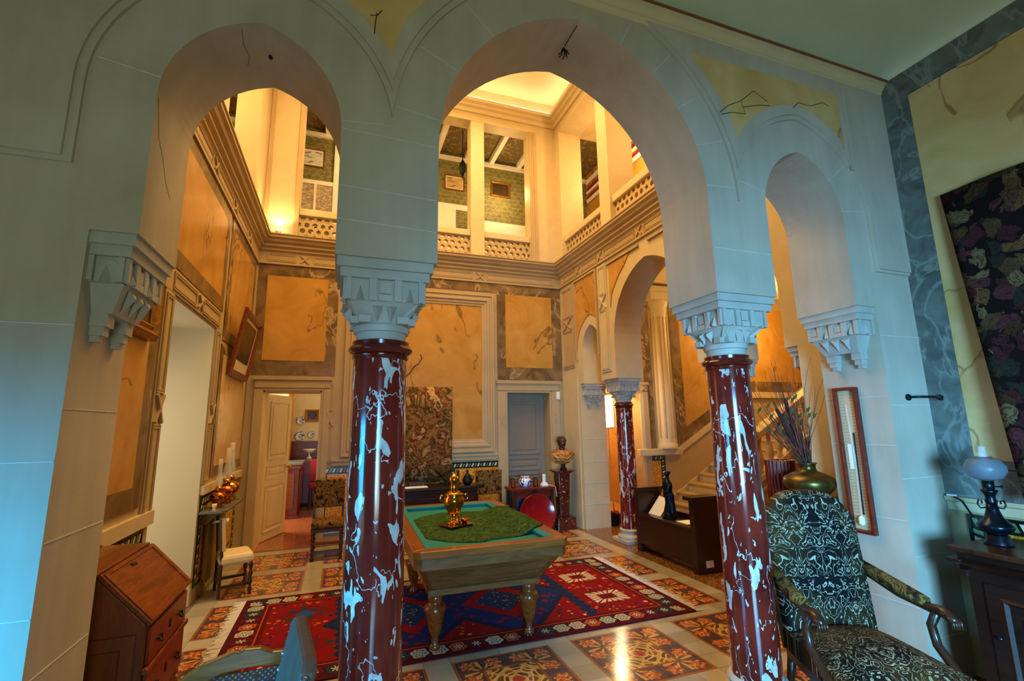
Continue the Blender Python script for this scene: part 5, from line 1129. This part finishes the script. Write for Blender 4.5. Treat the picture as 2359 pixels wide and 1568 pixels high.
b = thing('paper_sheet', (3.80, 5.15, .46), 'white paper leaning on the bench behind the statuette', 'paper'); ob('sheet', MB().add([(3.72, 5.06, .4605), (3.72, 5.3, .4605), (3.9, 5.30, .66), (3.9, 5.08, .64)], [(0, 1, 2, 3)]), 'paper', b, solid=.003)
b = thing('paper_sheet', (3.80, 4.7, .46), 'flat white sheet on the bench right of the statuette', 'paper'); ob('sheet', MB().box(3.70, 3.88, 4.55, 4.75, .4605, .464), 'paper', b)
# floor lamp in the stair hall, planter
lp = thing('floor_lamp', (4.26, 7.0, 0), 'lit floor lamp with a tall glowing shade beyond the small arch', 'floor lamp')
ob('pole', MB().tube([(4.26, 7.0, .02), (4.22, 7.0, 1.5)], .012, 8), 'bone', lp); ob('base', MB().lathe([(.13, 0), (.13, .02), (.02, .03)], (4.26, 7.0, 0), 24), 'bone', lp)
ob('shade', MB().lathe([(.10, 0), (.10, .52)], (4.22, 7.0, 1.52), 28, cap=False), 'lamp_glow', lp, smooth=True, solid=.003); ob('shade_ring', MB().lathe([(.08, 0), (.11, .005), (.11, .025), (.09, .03)], (4.22, 7.0, 1.495), 28), 'bone', lp)
point('floor_lamp_bulb', (4.22, 6.99, 2.15), 30, WARM, .06)
b = thing('planter', (4.12, 6.82, 0), 'black pot filled with red dried flowers beside the small arch', 'planter')
ob('pot', MB().lathe([(.10, 0), (.125, .04), (.13, .17), (.135, .18), (.12, .175)], (4.14, 6.86, 0), 20), 'black_iron', b, smooth=True)
fm = MB()
for i in range(26): a = i*2.4; r = .11*math.sqrt(i/26); fm.ball((4.14+r*math.cos(a), 6.86+r*math.sin(a), .185+.01*math.sin(i)), .022, seg=6, rings=4)
ob('flowers', fm, 'lacquer_red', b)
# brass vase with dried branches on a stand behind the right pier
vx, vy, vz = 3.36, 2.72, 1.02
b = thing('vase_stand', (vx, vy, 0), 'dark ribbed stand under the brass vase', 'stand')
ob('column', MB().lathe([(.14, 0), (.15, .04), (.10, .08), (.09, .5), (.1, .92), (.16, .96)], (vx, vy, 0), 20), 'walnut', b, smooth=True); ob('top', MB().box(vx-.17, vx+.17, vy-.16, vy+.16, .96, 1.02), 'walnut', b, bevel=.008)
b = thing('ribbed_basket', (3.46, 3.05, 0), 'tall dark ribbed basket behind the brass vase', 'basket'); rb = MB()
for i in range(22): a = 2*PI*i/22; rb.tube([(3.46+.09*math.cos(a), 3.05+.09*math.sin(a), 0), (3.46+.1*math.cos(a), 3.05+.1*math.sin(a), 1.27)], .013, 6)
ob('ribs', rb, 'red_wood', b); ob('lining', MB().lathe([(.09, 0), (.1, 1.25)], (3.46, 3.05, 0), 20), 'walnut', b)
vs = thing('brass_vase', (vx, vy, vz), 'bulbous brass vase holding dried branches beside the right pier', 'vase')
ob('body', MB().lathe([(.08, 0), (.11, .015), (.16, .06), (.178, .105), (.165, .145), (.11, .175), (.065, .19), (.055, .21), (.058, .24), (.07, .25), (.062, .252), (.05, .22)], (vx, vy, vz+.0005), 32), 'old_brass_vase', vs, smooth=True)
bq = thing('dried_bouquet', (vx, vy, vz+.2), 'dried twigs, grasses and cattails standing in the brass vase', 'dried bouquet'); random.seed(11)
tw = [MB(), MB(), MB()]
for i in range(78):
    a = random.uniform(0, 2*PI); sp_ = random.uniform(.12, .75); L = random.uniform(.35, .85)
    p = Vector((vx+random.uniform(-.03, .03), vy+random.uniform(-.03, .03), vz+.22)); d = Vector((math.cos(a)*sp_-.3, math.sin(a)*sp_*.45+.1, 1)).normalized(); pts = [p.copy()]
    for k in range(6): d = (d+Vector((random.uniform(-.14, .14), random.uniform(-.1, .1), random.uniform(-.05, .05)))).normalized(); p = p+d*L/6; p.y = max(p.y, 2.56); pts.append(p.copy())
    tw[0 if i % 3 else 1].tube(pts, [.0035-.0004*k for k in range(7)], 4)
    if i % 3 == 0:
        q = pts[4]; tw[2].add([q, q+Vector((.03, 0, .015)), q+Vector((.05, .0, .05)), q+Vector((.01, 0, .035))], [(0, 1, 2, 3)])
ob('twigs', tw[0], 'twig', bq, kind='stuff'); ob('red_grass', tw[1], 'red_grass', bq, kind='stuff'); ob('leaves', tw[2], 'leaf', bq, solid=.002, kind='stuff')
gm = MB()
for i in range(60): a = random.uniform(0, 2*PI); r = random.uniform(.0, .1); gm.tube([(vx, vy, vz+.22), (vx+r*math.cos(a)-.05, max(2.57, vy+r*.6*math.sin(a)), vz+.34+random.uniform(0, .16))], .003, 4)
ob('grass_tuft', gm, 'red_grass', bq, kind='stuff')
for dx, L in ((-.24, .50), (-.13, .58)):
    a_, b_ = Vector((vx-.01, vy, vz+.22)), Vector((vx+dx, vy+.03, vz+.22+L)); ob('cattail', MB().tube([a_.lerp(b_, .3), a_.lerp(b_, .34), a_.lerp(b_, .86), a_.lerp(b_, .9)], [.006, .014, .014, .004], 8), 'cattail', bq, smooth=True); ob('stem', MB().tube([a_, b_], .004, 6), 'twig', bq)

# ------------------------------------------------------------------ foreground: armchair, cabinet, lamp, chairs
ac = thing('armchair', (2.64, 1.98, 0), 'high backed armchair in dark scroll damask beside the right column', 'armchair', rz=math.radians(-20))
def q(n, mb, mt, **k): return ob(n, mb, mt, ac, local=True, **k)
hb = .27
def backf(u, v, s):   # back cushion, reclining, round top
    x = (u*2-1); hh = .36+.80*v; wd = hb*(1-.06*(1-v)); top = .80-.16*abs(x)**3.2
    z = .36+top*v; y = .20+.30*(z-.36)*.55; bul = .045*(1-abs(x)**4)*(1-abs(2*v-1)**4)
    return (x*wd, y+(-bul-.03 if s < 0 else .035), z)
mb = MB().grid(lambda u, v: backf(u, v, -1), 24, 24).grid(lambda u, v: backf(u, v, 1), 24, 24)
n1 = 25*25; rim = [i for i in range(25)]+[k*25+24 for k in range(1, 25)]+[24*25+i for i in range(23, -1, -1)]+[k*25 for k in range(23, 0, -1)]
mb.f += [(rim[i], rim[(i+1) % len(rim)], n1+rim[(i+1) % len(rim)], n1+rim[i]) for i in range(len(rim))]
q('backrest', mb, 'damask', smooth=True, merge=True)
def seatf(u, v): x = u*2-1; wv = .31-.05*v; return (x*wv, -.36+.58*v, .40+.075*(1-abs(x)**3)*(1-abs(2*v-1)**3.5))
mb = MB().grid(seatf, 20, 20).grid(lambda u, v: (seatf(u, v)[0], seatf(u, v)[1], .31), 20, 20); n1 = 21*21
rim = list(range(21))+[k*21+20 for k in range(1, 21)]+[20*21+i for i in range(19, -1, -1)]+[k*21 for k in range(19, 0, -1)]
mb.f += [(rim[i], rim[(i+1) % len(rim)], n1+rim[(i+1) % len(rim)], n1+rim[i]) for i in range(len(rim))]
q('seat', mb, 'damask_seat', auto=50)
q('seat_rail', MB().add([(-.31, -.36, .26), (.31, -.36, .26), (.26, .22, .26), (-.26, .22, .26), (-.31, -.36, .31), (.31, -.36, .31), (.26, .22, .31), (-.26, .22, .31)], [(0,3,2,1),(4,5,6,7),(0,1,5,4),(1,2,6,5),(2,3,7,6),(3,0,4,7)]), 'walnut', bevel=.006)
nl = MB().ball((0, 0, 0), .009, .006, .009, 8, 5).mesh('nail', True)
for i in range(14): o = q('nail', nl, 'nail'); o.location = (-.29+.58*i/13, -.362, .318)
for s in (-1, 1):
    q('arm_pad', MB().tube([(s*.27, .30, .74), (s*.29, .15, .70), (s*.31, -.02, .665), (s*.315, -.12, .66)], [.028, .036, .036, .026], 12), 'cream_leather' if False else 'leaf_tapestry', smooth=True)
    q('arm', MB().tube([(s*.27, .28, .71), (s*.305, .05, .645), (s*.32, -.14, .635), (s*.325, -.2, .64), (s*.325, -.25, .625), (s*.325, -.27, .60)], [.02, .021, .024, .028, .026, .016], 10), 'walnut', smooth=True)
    for k in range(4): q('carved_finger', MB().tube([(s*.325-.02+.013*k, -.235, .635), (s*.325-.02+.013*k, -.275, .615), (s*.325-.02+.013*k, -.275, .585)], .008, 6), 'walnut', smooth=True)
    q('arm_support', MB().tube([(s*.32, -.17, .63), (s*.322, -.12, .55), (s*.322, -.14, .46), (s*.318, -.24, .38), (s*.308, -.31, .32), (s*.30, -.33, .27)], [.022, .021, .021, .022, .025, .026], 10), 'walnut', smooth=True)
    q('leg', MB().tube([(s*.285, -.33, .27), (s*.29, -.34, .14), (s*.30, -.36, 0)], [.026, .022, .024], 10), 'walnut', smooth=True)
    q('leg', MB().tube([(s*.24, .2, .27), (s*.24, .24, .14), (s*.24, .32, 0)], [.024, .022, .022], 8), 'walnut', smooth=True)
    q('back_stile', MB().tube([(s*.25, .235, .3), (s*.262, .30, .7), (s*.25, .35, .98)], .018, 8), 'walnut', smooth=True)
# dark carved cabinet by the right wall
cb = thing('cabinet', (3.54, 1.2, 0), 'dark carved wooden cabinet against the right wall', 'cabinet'); cx0, cy1 = 3.30, 1.84; XF_ = XF; XF = XF-.045
ob('body', MB().box(cx0+.03, XF-.002, .3, cy1-.05, .08, .78), 'dark_oak', cb)
ob('top', MB().box(cx0-.03, XF-.002, .26, cy1, .855, .885), 'walnut', cb, bevel=.008)
PQ = lambda u, w, h: (u, h, w)
ob('cornice', MB().pext(PQ, [(cx0+.03, .76), (cx0-.02, .80), (cx0+.02, .815), (cx0+.01, .855), (XF-.01, .855), (XF-.01, .76)], .28, cy1-.02), 'dark_oak', cb)
ob('end_moulding', MB().box(cx0-.02, XF-.01, cy1-.05, cy1+.02, .795, .815).box(cx0+.01, XF-.01, cy1-.06, cy1-.01, .72, .76), 'dark_oak', cb, bevel=.006)
ob('plinth', MB().box(cx0, XF-.002, .28, cy1-.02, 0, .09), 'dark_oak', cb, bevel=.006)
PF = plane('x', cx0+.03, -1)
for y in (.42, 1.12):
    d = ob('cabinet_door', MB().frame(PF, y, y+.6, .13, .71, [(0, 0), (0, .012), (.06, .012), (.075, .02), (.09, .004), (.13, .004), (.16, .018), (.16, .018)]).slab(PF, y+.16, y+.44, .29, .55, 0, .018), 'dark_oak', cb)
    ob('knob', MB().ball((cx0, y+.56, .45), .012), 'dark_metal', d)
XF = XF_
ol = thing('oil_lamp', (3.52, 1.72, .885), 'dark bronze oil lamp with a frosted globe on the cabinet', 'oil lamp')
LX, LY, LZ = 3.52, 1.72, .8855
ob('base', MB().lathe([(.062, 0), (.064, .01), (.05, .025), (.052, .05), (.04, .06)], (LX, LY, LZ), 28), 'dark_metal', ol, smooth=True)
ob('body', MB().lathe([(.04, .055), (.07, .075), (.082, .095), (.078, .11), (.06, .125), (.04, .15), (.028, .19), (.024, .22)], (LX, LY, LZ), 28), 'bronze', ol, smooth=True)
ob('neck', MB().lathe([(.024, .215), (.028, .235), (.022, .25), (.026, .27), (.036, .285), (.038, .295), (.026, .30), (.028, .345), (.034, .35)], (LX, LY, LZ), 24), 'dark_metal', ol, smooth=True)
for s in (-1, 1):
    dx, dy = .72*s, -.69*s
    ob('scroll_handle', MB().tube([(LX+dx*r, LY+dy*r, LZ+z) for r, z in ((.024, .20), (.05, .195), (.062, .215), (.055, .24), (.04, .235), (.042, .22))]+[], .0045, 6), 'dark_metal', ol, smooth=True)
ob('wick_knob', MB().tube([(LX, LY, LZ+.315), (LX+.04, LY-.035, LZ+.315)], .004, 6).ball((LX+.044, LY-.038, LZ+.315), .008), 'dark_metal', ol)
ob('globe', MB().lathe([(.034, .35), (.07, .365), (.092, .40), (.092, .43), (.07, .465), (.035, .48)], (LX, LY, LZ), 32, cap=False), 'frosted_glass', ol, smooth=True, solid=.002)
ob('chimney', MB().lathe([(.02, .35), (.026, .42), (.02, .47), (.018, .54)], (LX, LY, LZ), 18, cap=False), 'clear_glass', ol, smooth=True, solid=.0015)
b = thing('switch_box', (XF-.01, 2.06, 1.1), 'small white switch with a dark cable on the right wall behind the lamp', 'switch'); ob('box', MB().slab(PRW, 2.02, 2.07, 1.09, 1.10, .036, .05), 'white_china', b); ob('cable', MB().tube([(XF-.045, 2.03, 1.085), (XF-.07, 1.98, 1.07), (XF-.08, 1.93, .98)], .006, 6), 'black_iron', b)
# cane backed chair and leather backed chair at the lower left
ch = thing('cane_chair', (-.32, 2.27, 0), 'walnut cane backed chair cut off at the lower edge', 'chair', rz=math.radians(184))
def q2(n, mb, mt, **k): return ob(n, mb, mt, ch, local=True, **k)
crest = [(-.25, .70), (-.2, .765), (-.15, .80), (-.10, .825), (-.04, .84), (-.01, .848), (.0, .842), (.02, .85), (.07, .845), (.11, .825), (.15, .822), (.19, .835), (.23, .845), (.23, .79), (.15, .775), (.05, .785), (-.05, .782), (-.14, .745), (-.2, .70)]
q2('crest_rail', MB().pext(lambda u, w, h: (-u, .18+h, w-.03), crest, -.016, .016), 'rail_wood', bevel=.006)
q2('cane_panel', MB().box(-.19, .19, .177, .183, .50, .74), 'cane')
for s in (-1, 1):
    q2('back_post', MB().tube([(s*.22, .18, .42), (s*.215, .185, .6), (s*.205, .19, .75)], .018, 8), 'mahogany', smooth=True)
    q2('leg', MB().tube([(s*.2, .18, .42), (s*.2, .2, 0)], .018, 8), 'mahogany'); q2('leg', MB().tube([(s*.2, -.2, .42), (s*.21, -.21, 0)], .02, 8), 'mahogany')
q2('lower_rail', MB().box(-.2, .2, .168, .192, .47, .51), 'mahogany'); q2('seat', MB().box(-.23, .23, -.23, .2, .41, .46), 'mahogany', bevel=.01); q2('seat_cane', MB().box(-.18, .18, -.18, .14, .46, .464), 'cane')
lc = thing('leather_chair', (-.19, 1.62, 0), 'grey leather chair back with metal nails seen edge on', 'chair', rz=math.radians(-82))
def q3(n, mb, mt, **k): return ob(n, mb, mt, lc, local=True, **k)
lean = lambda u, w, h: (u, h+(w-.45)*.22, w)
q3('backrest', MB().pext(lean, [(-.2, .5), (.2, .5), (.2, .98), (.17, 1.0), (-.17, 1.0), (-.2, .98)], -.022, .02), 'leather', bevel=.012)
for s in (-1, 1): q3('frame_strip', MB().pext(lean, [(s*.2, .42), (s*.215, .42), (s*.215, .94), (s*.2, .94)], .004, .022), 'mahogany', bevel=.003)
for s in (-1, 1):
    for i in range(9): o = q3('nail', nl, 'nail'); z = .53+.045*i; o.location = (s*.185, -.022+(z-.45)*.22, z)
    for i in range(10): o = q3('nail', nl, 'nail'); z = .53+.048*i; o.scale = (1.6, 1.6, 1.6); o.location = (s*.203, -.008+(z-.45)*.22, z); o.rotation_euler = (0, 0, PI/2)
    q3('leg', MB().box(s*.19-.02, s*.19+.02, -.02, .02, 0, .45), 'walnut'); q3('leg', MB().box(s*.19-.02, s*.19+.02, -.42, -.38, 0, .42), 'walnut')
q3('seat', MB().box(-.21, .21, -.43, .02, .42, .49), 'leather', bevel=.02)
